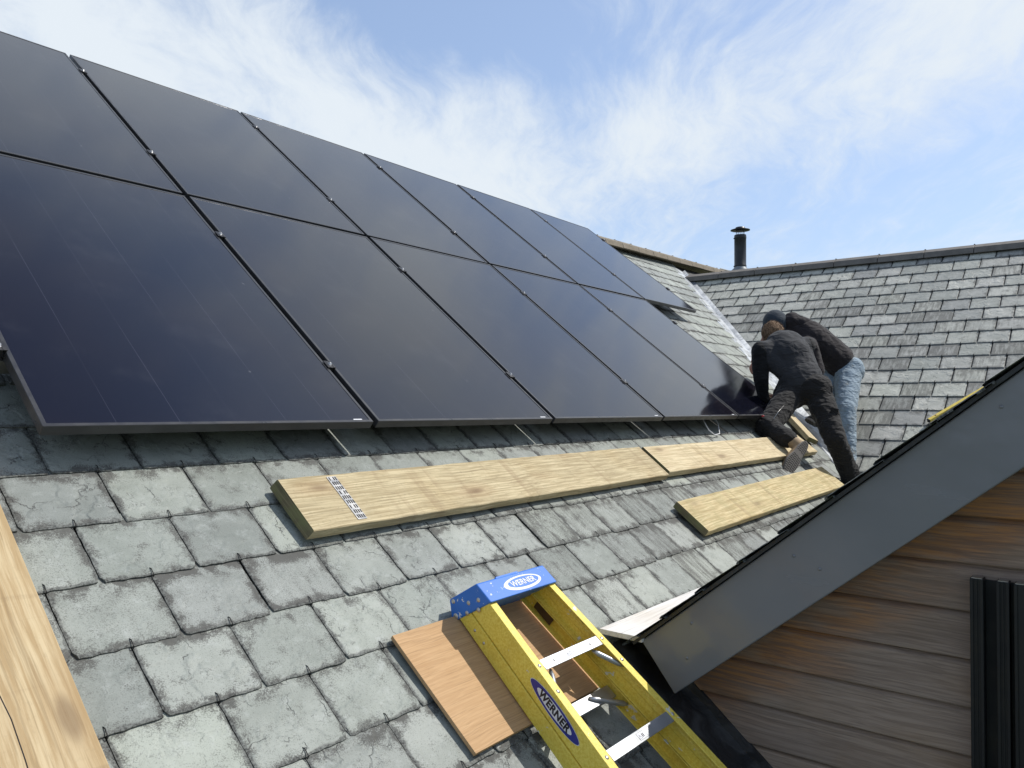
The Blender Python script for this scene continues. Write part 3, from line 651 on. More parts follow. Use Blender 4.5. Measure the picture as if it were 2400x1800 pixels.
# perforated strip on the first board
st_ = empty('perforated_strip'); st_.matrix_world = P1.matrix_world @ Matrix.Translation((.215, .016, .0378))
b = MB(); b.box((-.019, 0, 0), (.019, .205, .0014)); o = b.build('strip', M_STEEL); o.parent = st_
b = MB()
for r_ in range(9):
    y_ = .006+r_*.0225
    for c2 in range(4):
        if r_ % 3 == 2 and c2 in (1,): continue
        x_ = -.0145+c2*.0085+(.002 if r_ % 2 else 0); b.box((x_, y_, .0014), (x_+.0048, y_+.0155, .0017))
o = b.build('slot', M_TREAD); o.parent = st_
tag(st_, 'galvanised perforated metal strip lying across the long board', 'metal strip')
# plywood
b = MB(); b.box((0, 0, 0), (.60, .395, .012)); ply = b.build('plywood_sheet', [M_PLY], None, .0008)
ply.matrix_world = MROOF @ Matrix.Translation((-.437, -1.205, ROOF+.009)) @ Matrix.Rotation(R(.4), 4, 'Z')
tag(ply, 'orange plywood offcut on the slates under the top of the yellow stepladder', 'plywood')
# white board in the valley behind the gable
b = MB(); b.box((2.369, 1.30, -.792), (4.6, 1.468, -.774)); wb = b.build('white_board', [M_WHITEB], None, .0015)
tag(wb, 'white painted board lying in the gutter behind the grey bargeboard', 'board')
# yellow spirit level on the wing roof
def onwing(x, y):
    r_ = px(x, y, 1.); return r_*((VA.dot(WNn))/r_.dot(WNn))
la, lb_ = onwing(2178, 992), onwing(2238, 957); ld = (lb_-la).normalized(); ln_ = WNn; ls = ln_.cross(ld).normalized()
lv = empty('spirit_level'); lv.matrix_world = frame(la+ln_*.012, ld, ls, ln_)
b = MB(); b.box((0, -.014, 0), (.60, .014, .030)); o = b.build('body', plain('level_yellow', (.80, .62, .12), .4), None, .003); o.parent = lv
b = MB(); b.box((-.006, -.015, -.001), (.0, .015, .031)); o = b.build('end_cap', M_PROFILE, None, .001); o.parent = lv
b = MB(Matrix.Translation((.075, 0, .0301))); b.lathe([(0, .001), (.009, .001), (.010, 0)], 14); o = b.build('vial', plain('vial_amber', (.35, .2, .06), .3)); o.parent = lv
tag(lv, 'small yellow spirit level showing above the edge of the grey bargeboard', 'spirit level')
# black window profiles standing against the cladding
for k, (ya, yb, lab, pr) in enumerate(((.350, .318, 'black aluminium profile, leftmost of three standing against the timber wall', 0), (.288, .258, 'black aluminium profile, middle of three standing against the timber wall', .006), (.247, .16, 'widest black aluminium profile at the right edge of the photo', 0))):
    r0 = empty('aluminium_profile', (XW-.03, yb, -5)); b = MB(); x1 = XW-.008; x0 = x1-.045+pr; H_ = -.462-.001*k
    b.box((x0, yb, -5), (x1, ya, H_)); b.box((x0-.005, yb, -5), (x0-.0005, yb+.008, H_)); b.box((x0-.005, ya-.008, -5), (x0-.0005, ya, H_-.002))
    b.box((x0-.0035, (ya+yb)/2-.002, -5), (x0-.0004, (ya+yb)/2+.002, H_-.001))
    b.build('profile', M_PROFILE, r0, .0012); 
    b = MB(); b.box((x0+.002, yb+.003, H_), (x1-.004, ya-.003, H_+.0015)); b.build('cut_end', M_SCREW, r0)
    tag(r0, lab, 'metal profile', 'black profiles against the timber wall')
b = MB(); b.box((XW-.006, .16, -5), (XW-.003, .345, -.47)); o = b.build('backing_sheet', M_PROFILE); tag(o, 'black backing sheet behind the standing aluminium profiles', 'sheet')

# ------------------------------------------------------------------ stepladder
KL = .973
LR = Matrix(((-.0063, .9996, -.0243), (-.7897, 0, -.6135), (-.6135, .0153, .7896)))
# axes of the ladder in the roof frame: a (down), s (right), t (out)
la_ = (UX*(-.006)-UV_+UN*.001).normalized(); ls_ = (UX-UV_*.002+UN*.028); ls_ = (ls_-la_*ls_.dot(la_)).normalized(); lt_ = la_.cross(ls_)
if lt_.dot(UN) < 0: lt_ = -lt_
LP = Vector((2.0140, 1.3559, -.7349))
LM_ = Matrix.Scale(KL, 4) @ frame(LP, la_, ls_, lt_)
flip = la_.cross(ls_).dot(lt_) < 0
FWd, T1, T2, HS, SP = .0304, -.0785, -.1321, .0343, .305
hf = lambda a: (.3599+.1264*a)/2
lad = empty('stepladder'); lad.location = LM_ @ Vector((-.25, 0, 0))
tag(lad, 'yellow fibreglass stepladder with blue top lying flat against the slates', 'stepladder')
def lbuild(b, name, m_, bev=0, parent=None, seg=2):
    me = b.mesh(name); bm = bmesh.new(); bm.from_mesh(me); bmesh.ops.recalc_face_normals(bm, faces=bm.faces); bm.to_mesh(me); bm.free()
    o = link(name, me, m_); p = parent or lad
    o.parent = p; o.matrix_parent_inverse = Matrix.Translation(-lad.location) if p is lad else Matrix()
    if bev: q = o.modifiers.new('bevel', 'BEVEL'); q.width = bev; q.segments = seg; q.limit_method = 'ANGLE'; q.angle_limit = R(40)
    return o
A0, A1 = -.262, 1.55; th = .0035
for sg in (-1, 1):
    def sec(a, prof, off=0): h = hf(a)+off; return [(a, sg*(h-x), t) for x, t in prof]
    pf = [(0, 0), (FWd, 0), (FWd, -th), (th, -th), (th, T1*.36), (th+.0035, T1*.40), (th+.0035, T1*.60), (th, T1*.64), (th, T1+th), (FWd*.8, T1+th), (FWd*.8, T1), (0, T1)]
    b = MB(LM_); b.prism(sec(A0, pf), sec(A1, pf)); front = lbuild(b, 'front_rail', M_YEL, .0022)
    r_ = [(-.004, T1-.003), (.024, T1-.003), (.024, T1-.003-th), (th-.004, T1-.003-th), (th-.004, T2+th), (.024, T2+th), (.024, T2), (-.004, T2)]
    b = MB(LM_); b.prism(sec(A0-.028, r_, -.001), sec(A1, r_, -.001)); rear = lbuild(b, 'rear_rail', M_YEL, .003)
    if sg < 0: LF, LRr = front, rear
    else: RF, RRr = front, rear
def rivet(a, s_, t, axis='t', r_=.0065, parent=None, m_=M_SCREW):
    b = MB(); q = LM_ @ Matrix.Translation((a, s_, t))
    if axis == 's-': q = q @ Matrix.Rotation(math.pi/2, 4, 'X')
    if axis == 's+': q = q @ Matrix.Rotation(-math.pi/2, 4, 'X')
    b.M = q; b.lathe([(0, .0026), (r_*.35, .0026), (r_*.8, .0016), (r_, 0)], 14); return lbuild(b, 'rivet', m_, 0, parent)
b = MB(LM_ @ Matrix.Translation((0, 0, 0)))
for k in range(5):
    a = k*SP; h = hf(a); stp = MB(LM_)
    # tread with rounded grooves, front lip and rear lip
    y0, y1 = -h+th+.0004, h-th-.0004
    stp.prism([(a-.001, y0, -.0045), (a-.001, y0, T1+.006), (a+.002, y0, T1+.006), (a+.002, y0, -.0045)], [(a-.001, y1, -.0045), (a-.001, y1, T1+.006), (a+.002, y1, T1+.006), (a+.002, y1, -.0045)])
    f0, f1 = -h+FWd+.0006, h-FWd-.0006
    stp.box((a-.001, f0, -.0043), (a+HS, f1, -.0008))
    for q in range(5): stp.box((a-.003, y0+.006, -.012-q*.014), (a-.0008, y1-.006, -.018-q*.014))
    so = lbuild(stp, 'step', M_ALU, .0012)
    for sg in (-1, 1):
        if k < 2: rivet(a+HS*.45, sg*(hf(a)-FWd*.5), .0, parent=RF if sg > 0 else LF)
        if k == 0: rivet(a+.105, sg*(hf(a+.1)-FWd*.5), .0, parent=RF if sg > 0 else LF)
        if k == 0: rivet(a+HS*.5, sg*.095, -.0008, r_=.005, parent=so)
    # diagonal struts under the step
    if k == 0:
        for sg in (-1, 1):
            st2 = MB(LM_); p0 = (a+.030, sg*.110, -.022); p1 = (a+.120, sg*(hf(a+.12)-.010), -.016)
            st2.tube([p0, tuple(p0[i]*.8+p1[i]*.2 for i in range(3)), tuple(p0[i]*.15+p1[i]*.85 for i in range(3)), p1], [.004, .0085, .0085, .004], 10); lbuild(st2, 'strut', M_ALU)
# rear cross bar and its strut
ra = .115; h = hf(ra); b = MB(LM_); b.box((ra, -h+.004, T2+.012), (ra+.044, h-.004, T2+.0155)); b.box((ra+.041, -h+.004, T2+.002), (ra+.044, h-.004, T2+.012)); rb = lbuild(b, 'rear_bar', M_ALU, .001)
for sg in (-1, 1):
    b = MB(LM_); p0 = (ra+.012, sg*.062, T2+.020); p1 = (ra+.085, sg*(h+.004), T2+.022)
    b.tube([p0, tuple(p0[i]*.8+p1[i]*.2 for i in range(3)), tuple(p0[i]*.12+p1[i]*.88 for i in range(3)), p1], [.005, .008, .009, .004], 10); lbuild(b, 'strut', M_ALU)
ra = .80; h = hf(ra); b = MB(LM_); b.box((ra, -h+.004, T2+.012), (ra+.044, h-.004, T2+.0155)); lbuild(b, 'rear_bar', M_ALU, .001)
# dark bracket inside the right rear rail under the cap
b = MB(LM_); h = hf(-.2); b.box((-.235, h-.010, T1-.045), (-.150, h-.0065, T1-.012)); lbuild(b, 'hinge_plate', plain('dark_hinge', (.10, .06, .03), .5, .3), .001)
# blue top cap
hc = hf(-.25)+.0060; tf = .0113
b = MB(LM_); sec_ = [(-.221, tf), (-.222, -.01), (-.295, -.150), (-.2945, -.1600), (-.349, -.1139), (-.352, -.100), (-.2995, tf)]
sec_ = [(-.221, tf), (-.2947, -.1600), (-.3000, -.1590), (-.3492, -.1139), (-.2991, tf)]
b.prism([(a, -hc, t) for a, t in sec_], [(a, hc, t) for a, t in sec_]); cap = lbuild(b, 'top_cap', M_CAP, .006, None, 3)
b = MB(LM_); b.box((-.304, -.075, -.004), (-.297, .035, tf-.0006)); lbuild(b, 'cap_lip', M_CAP, .001, cap)
for a, t, r_ in ((-.262, -.022, .0075), (-.285, -.060, .0075), (-.243, -.046, .0075), (-.270, -.090, .0075), (-.2965, -.1345, .0105), (-.333, -.105, .008)):
    rivet(a, -hc, t, 's-', r_, cap)
for a in (-.215, -.165): rivet(a, -hf(a)-.003, -.108, 's-', .005, LRr)
# writing
def text_mesh(body, size, offset=.0, shear=0., extr=.0002, space=1.0):
    cu = bpy.data.curves.new('t', 'FONT'); cu.body = body; cu.size = size; cu.offset = offset; cu.extrude = extr; cu.shear = shear; cu.align_x = 'CENTER'; cu.align_y = 'CENTER'; cu.space_character = space
    o = bpy.data.objects.new('t', cu); COL.objects.link(o); bpy.context.view_layer.update()
    me = bpy.data.meshes.new_from_object(o.evaluated_get(bpy.context.evaluated_depsgraph_get())); bpy.data.objects.remove(o); me.materials.clear(); return me
def place(me, mw, name, m_, parent):
    me.transform(mw); o = link(name, me, m_); o.parent = parent; o.matrix_parent_inverse = parent.matrix_world.inverted() if parent.type != 'EMPTY' else Matrix.Translation(-parent.location); return o
bpy.context.view_layer.update()
def ell(rx, ry, z, hole=None, seg=48, e=.0002):
    b = MB(); 
    if hole:
        vs = [(rx*math.cos(2*math.pi*k/seg), ry*math.sin(2*math.pi*k/seg), z) for k in range(seg)]+[(hole[0]*math.cos(2*math.pi*k/seg)+hole[2], hole[1]*math.sin(2*math.pi*k/seg)+hole[3], z) for k in range(seg)]
        b.add(vs, [(k, (k+1) % seg, seg+(k+1) % seg, seg+k) for k in range(seg)])
    else: b.add([(rx*math.cos(2*math.pi*k/seg), ry*math.sin(2*math.pi*k/seg), z) for k in range(seg)], [list(range(seg))])
    return b.mesh('logo')
# cap: local x = +s, local y = -a, normal = +t
MC = LM_ @ Matrix(((0, -1, 0, -.258), (1, 0, 0, .020), (0, 0, 1, tf+.0001), (0, 0, 0, 1)))
place(ell(.093, .0275, .0003, (.077, .0200, .005, .002)), MC, 'logo_ring', M_WHITE, cap)
place(text_mesh('WERNER', .0300, .0006, 0, .0003, 1.0), MC @ Matrix.Translation((.003, .001, .0004)), 'lettering', M_WHITE, cap)
# left rail web: local x = +a, local y = +t (towards the front), normal = -s
def web(a, t, lift=.0006):
    return LM_ @ Matrix(((1, 0, 0, a), (-.0632, 0, -1, -hf(a)-lift), (0, 1, 0, t), (0, 0, 0, 1)))
MWb = web(.135, T1*.5)
place(ell(.113, .0245, .0004), MWb, 'logo_edge', M_WHITE, LF)
place(ell(.111, .0230, .0008), MWb, 'logo_field', M_PRINTB, LF)
place(ell(.079, .0165, .0012), MWb, 'logo_oval', M_WHITE, LF)
me = text_mesh('WERNER', .0315, .0013, .0, .0002, 1.06); place(me, MWb @ Matrix.Translation((0, 0, .0016)), 'lettering', M_PRINTK, LF)
# serial stamp inside the right rail, reads from the other end
MS = LM_ @ Matrix(((-1, 0, 0, -.085), (.0632, 0, 1, 0), (0, 1, 0, T1*.32), (0, 0, 0, 1)))
h = hf(-.085); MS = LM_ @ Matrix(((-1, 0, 0, -.085), (0, 0, -1, h-th-.0006), (0, -1, 0, T1*.22), (0, 0, 0, 1)))
place(text_mesh('175008732', .0125, .0001, 0, .0001), MS, 'serial_stamp', M_PRINTK, RF)
# warning stickers on the first two steps
for k, (s_, w_) in enumerate(((.0, .046), (.012, .042))):
    a = k*SP+HS*.5; ms = LM_ @ Matrix(((0, -1, 0, a), (1, 0, 0, s_-.012), (0, 0, 1, -.0006), (0, 0, 0, 1)))
    b = MB(); b.box((-w_/2, -.011, 0), (w_/2, .011, .0002)); place(b.mesh('sticker'), ms, 'warning_sticker', M_WHITE, lad)
    b = MB(); z = .0004
    def line(p, q, wd=.0009):
        p, q = Vector(p+(z,)), Vector(q+(z,)); d_ = (q-p).normalized(); n_ = Vector((-d_.y, d_.x, 0))*wd/2; b.add([p-n_, q-n_, q+n_, p+n_], [(0, 1, 2, 3)])
    line((-.020, -.007), (-.006, -.007)); line((-.020, -.007), (-.013, .006)); line((-.006, -.007), (-.013, .006)); line((-.013, -.004), (-.013, .002), .0012)
    if k == 0:
        for g_ in range(10):
            q0, q1 = g_*.6, (g_+1)*.6; line((.001+.0052*math.cos(q0), .0052*math.sin(q0)), (.001+.0052*math.cos(q1), .0052*math.sin(q1)), .0010)
        line((.014, -.004), (.016, .004), .0012)
    else:
        for x_ in (-.001, .005): line((x_, -.006), (x_, .005), .0036)
        line((-.021, -.0105), (.020, -.0105), .0006); line((-.021, .0105), (.020, .0105), .0006); line((-.0208, -.0105), (-.0208, .0105), .0006); line((.0205, -.0105), (.0205, .0105), .0006)
    place(b.mesh('print'), ms, 'warning_symbol', M_PRINTK, lad)
# spreader bracket on the left rail
b = MB(); ms = web(.415, T1*.75, .004)
b.prism([(-.018, -.055, 0), (.018, -.055, 0), (.030, .012, 0), (.022, .030, 0), (-.012, .030, 0), (-.018, .020, 0)][::-1], [(-.018, -.055, .003), (.018, -.055, .003), (.030, .012, .003), (.022, .030, .003), (-.012, .030, .003), (-.018, .020, .003)][::-1])
b.box((-.016, .026, -.004), (.018, .029, .010)); b.M = Matrix()
me = b.mesh('spreader'); me.transform(ms); bmx = bmesh.new(); bmx.from_mesh(me); bmesh.ops.recalc_face_normals(bmx, faces=bmx.faces); bmx.to_mesh(me); bmx.free()
so = link('spreader_bracket', me, M_GREYSTEEL); so.parent = lad; so.matrix_parent_inverse = Matrix.Translation(-lad.location); q = so.modifiers.new('bevel', 'BEVEL'); q.width = .0015; q.segments = 2
for x_, y_ in ((.004, .005), (.0, -.035)):
    b = MB(); b.lathe([(0, .004), (.004, .0038), (.0075, .0015), (.008, 0)], 14); me = b.mesh('rivet'); me.transform(ms @ Matrix.Translation((x_, y_, .003))); o = link('rivet', me, M_GREYSTEEL); o.parent = so
b = MB(); b.M = ms; b.prism([(.022, .010, .0032), (.034, .010, .0032), (.34, -.02, .0032), (.33, -.035, .0032)], [(.022, .010, .0062), (.034, .010, .0062), (.34, -.02, .0062), (.33, -.035, .0062)]); lbuild(b, 'spreader_arm', M_GREYSTEEL, .001)
b = MB(LM_); b.tube([(.36, -hf(.4)+.005, T1-.02), (.48, -hf(.45)+.06, T1-.03)], .006, 8); lbuild(b, 'spreader_rod', M_STEEL)

# ------------------------------------------------------------------ people
def capsule(bm, p, q, r0, r1, flat=None, seg=16):
    """tapered limb with round ends; flat=(axis vector, factor) squashes the section"""
    p, q = Vector(p), Vector(q); d_ = q-p; L_ = max(d_.length, 1e-5); z = d_.normalized(); x = z.orthogonal().normalized()
    if flat:
        x = Vector(flat[0]); x = (x - z*x.dot(z)).normalized()
    y = z.cross(x); fy = flat[1] if flat else 1.
    rings = []
    for i in range(6): g_ = -math.pi/2+math.pi/2*i/5.; rings.append((math.sin(g_)*r0, math.cos(g_)*r0))
    for i in range(1, 6): rings.append((L_*i/6., r0+(r1-r0)*i/6.))
    for i in range(6): g_ = math.pi/2*i/5.; rings.append((L_+math.sin(g_)*r1, math.cos(g_)*r1))
    vs = [[bm.verts.new(p+z*h+x*(rr*math.cos(2*math.pi*k/seg))*1.+y*(rr*fy*math.sin(2*math.pi*k/seg))) for k in range(seg)] for h, rr in rings]
    for a, b_ in zip(vs[:-1], vs[1:]):
        for k in range(seg): bm.faces.new((a[k], a[(k+1) % seg], b_[(k+1) % seg], b_[k]))
    bm.faces.new(vs[0][::-1]); bm.faces.new(vs[-1])
def blobm(bm, c, rx, ry, rz, axes=None):
    r_ = bmesh.ops.create_uvsphere(bm, u_segments=24, v_segments=14, radius=1.)
    A = Matrix.Identity(3) if axes is None else Matrix([Vector(a) for a in axes]).transposed()
    for v in r_['verts']: v.co = Vector(c)+A @ Vector((v.co.x*rx, v.co.y*ry, v.co.z*rz))
TEX = bpy.data.textures.new('folds', 'CLOUDS'); TEX.noise_scale = .085; TEX.noise_depth = 2
TEX2 = bpy.data.textures.new('folds_fine', 'CLOUDS'); TEX2.noise_scale = .035; TEX2.noise_depth = 1
def organic(name, build, mtl, parent, vox=.010, smooth=6, disp=0., disp2=0., stretch=None):
    bm = bmesh.new(); build(bm); me = bpy.data.meshes.new(name); bm.to_mesh(me); bm.free()
    o = bpy.data.objects.new(name, me); COL.objects.link(o)
    m_ = o.modifiers.new('r', 'REMESH'); m_.mode = 'VOXEL'; m_.voxel_size = vox; m_.use_smooth_shade = True
    m_ = o.modifiers.new('s', 'SMOOTH'); m_.iterations = smooth; m_.factor = .6
    for s_, tx in ((disp, TEX), (disp2, TEX2)):
        if s_: m_ = o.modifiers.new('d', 'DISPLACE'); m_.texture = tx; m_.strength = s_; m_.mid_level = .5; m_.texture_coords = 'LOCAL'
    dg = bpy.context.evaluated_depsgraph_get(); me2 = bpy.data.meshes.new_from_object(o.evaluated_get(dg)); bpy.data.objects.remove(o)
    me2.polygons.foreach_set('use_smooth', [True]*len(me2.polygons)); me2.materials.clear()
    return link(name, me2, mtl, parent)
VC = -CF     # towards the camera
def lerp(a, b_, t): return Vector(a)*(1-t)+Vector(b_)*t

# ---- front worker: kneeling, vest and black trousers
f1 = dict(ankR=px(2003, 1138, 6.12), kneeR=px(1957, 1028, 5.98), hipR=px(1914, 918, 6.28), pel=px(1884, 903, 6.32), hipL=px(1856, 918, 6.34), kneeL=px(1799, 1000, 6.02),
          ankL=px(1853, 1032, 5.80), waist=px(1873, 876, 6.36), chest=px(1845, 822, 6.46), shL=px(1783, 822, 6.42), shR=px(1889, 812, 6.52), neck=px(1824, 800, 6.60), head=px(1810, 787, 6.66),
          elL=px(1784, 884, 6.40), haL=px(1790, 934, 6.47), elR=px(1850, 880, 6.72), haR=px(1822, 925, 6.70))
m1 = empty('person', f1['kneeL']-UN*.08)
tag(m1, 'worker in black vest and black work trousers kneeling, bent over the lower panel edge', 'person')
J = f1
def b1(bm):
    capsule(bm, J['pel'], J['chest'], .12, .13); capsule(bm, J['hipR'], J['kneeR'], .075, .052); capsule(bm, J['kneeR'], J['ankR'], .052, .035); capsule(bm, J['hipL'], J['kneeL'], .075, .052); capsule(bm, J['kneeL'], J['ankL'], .052, .035)
    capsule(bm, J['neck'], lerp(J['neck'], J['head'], .6), .052, .05); capsule(bm, J['chest'], J['neck'], .10, .055)
    up = (J['head']-J['neck']).normalized(); blobm(bm, J['head'], .073, .088, .105); blobm(bm, J['head']+Vector((.02, .05, -.05)), .055, .06, .06)
    for s_ in (-1, 1): blobm(bm, J['head']+CR*.075*s_-CU*.01+VC*.01, .012, .02, .028)
    for sh, el_, ha in ((J['shL'], J['elL'], J['haL']), (J['shR'], J['elR'], J['haR'])):
        capsule(bm, sh, el_, .045, .038); capsule(bm, el_, ha, .038, .027)
        dr = (ha-el_).normalized(); capsule(bm, ha, ha+dr*.07, .026, .036, (CR, .45))
        sd = dr.cross(VC).normalized()
        for i, (o_, L_) in enumerate(((-.030, .060), (-.010, .072), (.010, .075), (.029, .066))):
            p0 = ha+dr*.085+sd*o_; p1 = p0+dr*L_*.5+UV_*.008; p2 = p1+dr*L_*.4-UN*.02; capsule(bm, p0, p1, .0095, .0085, None, 8); capsule(bm, p1, p2, .0085, .007, None, 8)
        p0 = ha+dr*.03+sd*.03; p1 = p0+sd*.035+dr*.02; capsule(bm, p0, p1, .012, .010, None, 8); capsule(bm, p1, p1+dr*.03, .010, .008, None, 8)
organic('body', b1, M_SKIN, m1, .008, 3)
def vest1(bm):
    sd = (J['shR']-J['shL']).normalized()
    capsule(bm, lerp(J['waist'], J['pel'], .35), J['waist'], .178, .172, (sd, .70)); capsule(bm, J['waist'], J['chest'], .172, .190, (sd, .70)); capsule(bm, J['chest'], lerp(J['chest'], J['neck'], .75), .185, .095, (sd, .75))
    capsule(bm, J['shL']+sd*.02, J['shR']-sd*.02, .082, .082); capsule(bm, lerp(J['chest'], J['neck'], .8), lerp(J['neck'], J['head'], .18), .075, .068)
    capsule(bm, J['shL']+sd*.045-CU*.03, J['waist']-sd*.10, .085, .08); capsule(bm, J['shR']-sd*.045-CU*.03, J['waist']+sd*.10, .085, .08)
jk = organic('vest', vest1, M_VEST, m1, .009, 10, .015, .003)
def slv(bm):
    for sh, el_, ha in ((J['shL'], J['elL'], J['haL']), (J['shR'], J['elR'], J['haR'])):
        capsule(bm, sh, lerp(sh, el_, .5), .078, .072); capsule(bm, lerp(sh, el_, .5), el_, .072, .062); capsule(bm, el_, lerp(el_, ha, .95), .062, .046)
organic('sleeves', slv, M_SLEEVE, m1, .009, 6, .015, .005)
def hem(bm):
    sd = (J['shR']-J['shL']).normalized(); a = lerp(J['waist'], J['pel'], .30); d_ = (J['pel']-J['waist']).normalized()
    capsule(bm, a, a+d_*.022, .186, .182, (sd, .70))
organic('hem_band', hem, M_VEST, m1, .008, 2, .006)
def tr1(bm):
    capsule(bm, J['hipL']+Vector((.02, 0, .02)), J['hipR']+Vector((-.02, 0, .02)), .125, .128); capsule(bm, J['pel'], J['waist'], .150, .140, ((J['shR']-J['shL']), .78))
    blobm(bm, J['hipR']+VC*.03-CU*.01-CR*.01, .120, .120, .125); blobm(bm, J['hipL']+VC*.03-CU*.02, .112, .115, .122)
    capsule(bm, J['hipR'], J['kneeR'], .115, .083); capsule(bm, J['hipL'], J['kneeL'], .112, .086)
    capsule(bm, J['kneeR'], lerp(J['kneeR'], J['ankR'], .5), .083, .078); capsule(bm, lerp(J['kneeR'], J['ankR'], .5), J['ankR']+(J['ankR']-J['kneeR'])*.10, .078, .074)
    capsule(bm, J['kneeL'], lerp(J['kneeL'], J['ankL'], .9), .082, .070)
    blobm(bm, J['kneeL'], .092, .092, .092)
tw = organic('trousers', tr1, M_TROUS, m1, .009, 7, .020, .008)
def pocket(c, ax, ay, w_, h_, name, par, mtl=M_TROUS):
    ax, ay = Vector(ax).normalized(), Vector(ay); ay = (ay-ax*ay.dot(ax)).normalized(); nz = ax.cross(ay); 
    if nz.dot(VC) < 0: nz = -nz
    b = MB(); vs = []; n = 8
    for i in range(n+1):
        for j in range(n+1):
            x, y = (i/n-.5), (j/n-.5); vs.append(c+ax*x*w_+ay*y*h_+nz*(.016-.10*w_*(x*x)*2.0-.10*h_*y*y))
    fs = [(i*(n+1)+j, (i+1)*(n+1)+j, (i+1)*(n+1)+j+1, i*(n+1)+j+1) for i in range(n) for j in range(n)]
    b.add(vs, fs, 0, True); o = b.build(name, mtl, par); q = o.modifiers.new('s', 'SOLIDIFY'); q.thickness = .006; q.offset = 0; return o
pk = pocket(px(1925, 912, 6.28)+VC*.105, CR, CU-CR*.1, .085, .050, 'pocket_flap', m1)
pocket(px(1944, 962, 6.12)+VC*.082, CR*.8-CU*.2, CU, .060, .045, 'pocket_flap', m1)
# piping and seams as thin raised tubes
def seam(ptsd, r_, name, mtl, par): b = MB(); b.tube([px(*p) for p in ptsd], r_, 6); return b.build(name, mtl, par)
seam([(1813, 982, 5.93), (1825, 964, 5.99), (1837, 951, 6.04)], .0022, 'piping', M_STEEL, m1)
b = MB(Matrix.Translation(px(1788, 975, 5.985))); b.lathe([(0, .006), (.010, .006), (.010, -.006), (0, -.006)], 12); b.build('badge', M_RED, m1)
def hair(bm):
    up = Vector((0, 0, 1)); blobm(bm, J['head']+CU*.018+VC*.015, .090, .095, .105)
    capsule(bm, J['head']+VC*.03, J['neck']+VC*.02, .080, .062)
ho = organic('hair', hair, M_HAIR, m1, .006, 2, .014, .014)
b = MB(); rg = np.random.RandomState(11)
for k in range(700):
    d_ = Vector(rg.randn(3)).normalized(); d_ = (d_+VC*.45+CU*.65).normalized(); p0 = J['head']+CU*.018+VC*.012+Vector((d_.x*.088, d_.y*.093, d_.z*.103))
    t2 = (d_*.45+Vector(rg.randn(3))*.35+CU*.35+CR*.2).normalized(); p1 = p0+t2*rg.uniform(.012, .026); sd = t2.cross(d_).normalized()*.0011
    b.add([p0-sd, p0+sd, p1], [(0, 1, 2)])
tag(b.build('hair_tufts', M_HAIR, ho), kind='stuff')
seam([(1858, 800, 6.30), (1862, 830, 6.22), (1868, 862, 6.20)], .0016, 'back_seam', M_SLEEVE, m1)
# boots
def boot(par, heel, toe, soleN, label=None, w_=.052, mtl=M_BOOT, shaft=None):
    heel, toe = Vector(heel), Vector(toe); d_ = (toe-heel); L_ = d_.length; d_.normalize(); n_ = Vector(soleN); n_ = (n_-d_*n_.dot(d_)).normalized(); s_ = d_.cross(n_)
    MBt = frame(heel, d_, s_, n_)         # x heel->toe, z out of the sole
    def up_(bm):
        T_ = lambda x, y, z: MBt @ Vector((x, y, z))
        capsule(bm, T_(.035, 0, -.045), T_(L_*.55, 0, -.045), .042, .045, (s_, .9)); capsule(bm, T_(L_*.5, 0, -.040), T_(L_-.045, 0, -.036), .045, .040, (s_, .8)); 
        capsule(bm, T_(.045, 0, -.05), shaft if shaft is not None else T_(.03, 0, -.16), .046, .050)
    o = organic('boot', up_, mtl, par, .006, 4, .006)
    out = []
    for k in range(40):
        g_ = 2*math.pi*k/40; x = math.cos(g_); y = math.sin(g_); xx = L_*.5+x*L_*.5
        f_ = xx/L_; wd = .043+.014*math.exp(-((f_-.70)/.22)**2)-.006*math.exp(-((f_-.40)/.12)**2); ex = abs(y)**.62*(1 if y > 0 else -1); out.append((xx, ex*wd, 0))
    b = MB(MBt); b.prism([(x, y, -.022) for x, y, z in out], [(x, y, -.003) for x, y, z in out])
    for x in np.arange(.012, L_-.01, .017):
        f_ = x/L_
        if .30 < f_ < .44: continue
        wd = .037+.014*math.exp(-((f_-.70)/.22)**2); wd *= min(1, math.sqrt(max(.05, 1-((f_-.5)/.52)**2))*1.25)
        for sg in (-1, 1):
            pts = [(x, 0.001*sg), (x+.009, sg*wd*.5), (x+.001, sg*wd*.55), (x+.008, sg*wd)]
            for (xa, ya), (xb, yb) in zip(pts[:-1], pts[1:]):
                b.add([(xa-.0032, ya, -.0024), (xb-.0032, yb, -.0024), (xb+.0032, yb, -.0024), (xa+.0032, ya, -.0024)], [(0, 1, 2, 3)], 1)
    b.build('sole', [M_SOLE, M_TREAD], o)

    if label: o['label'] = label
    return o
boot(m1, px(1893, 1036, 5.74), px(1842, 1108, 5.60), (VC+CR*.10-CU*.10), 'tan boot with its treaded sole turned to the camera', shaft=lerp(J['kneeL'], J['ankL'], .98))
boot(m1, J['ankR']-UN*.10-UV_*.05, J['ankR']-UN*.105+UV_*.20, -UN, shaft=J['ankR'])

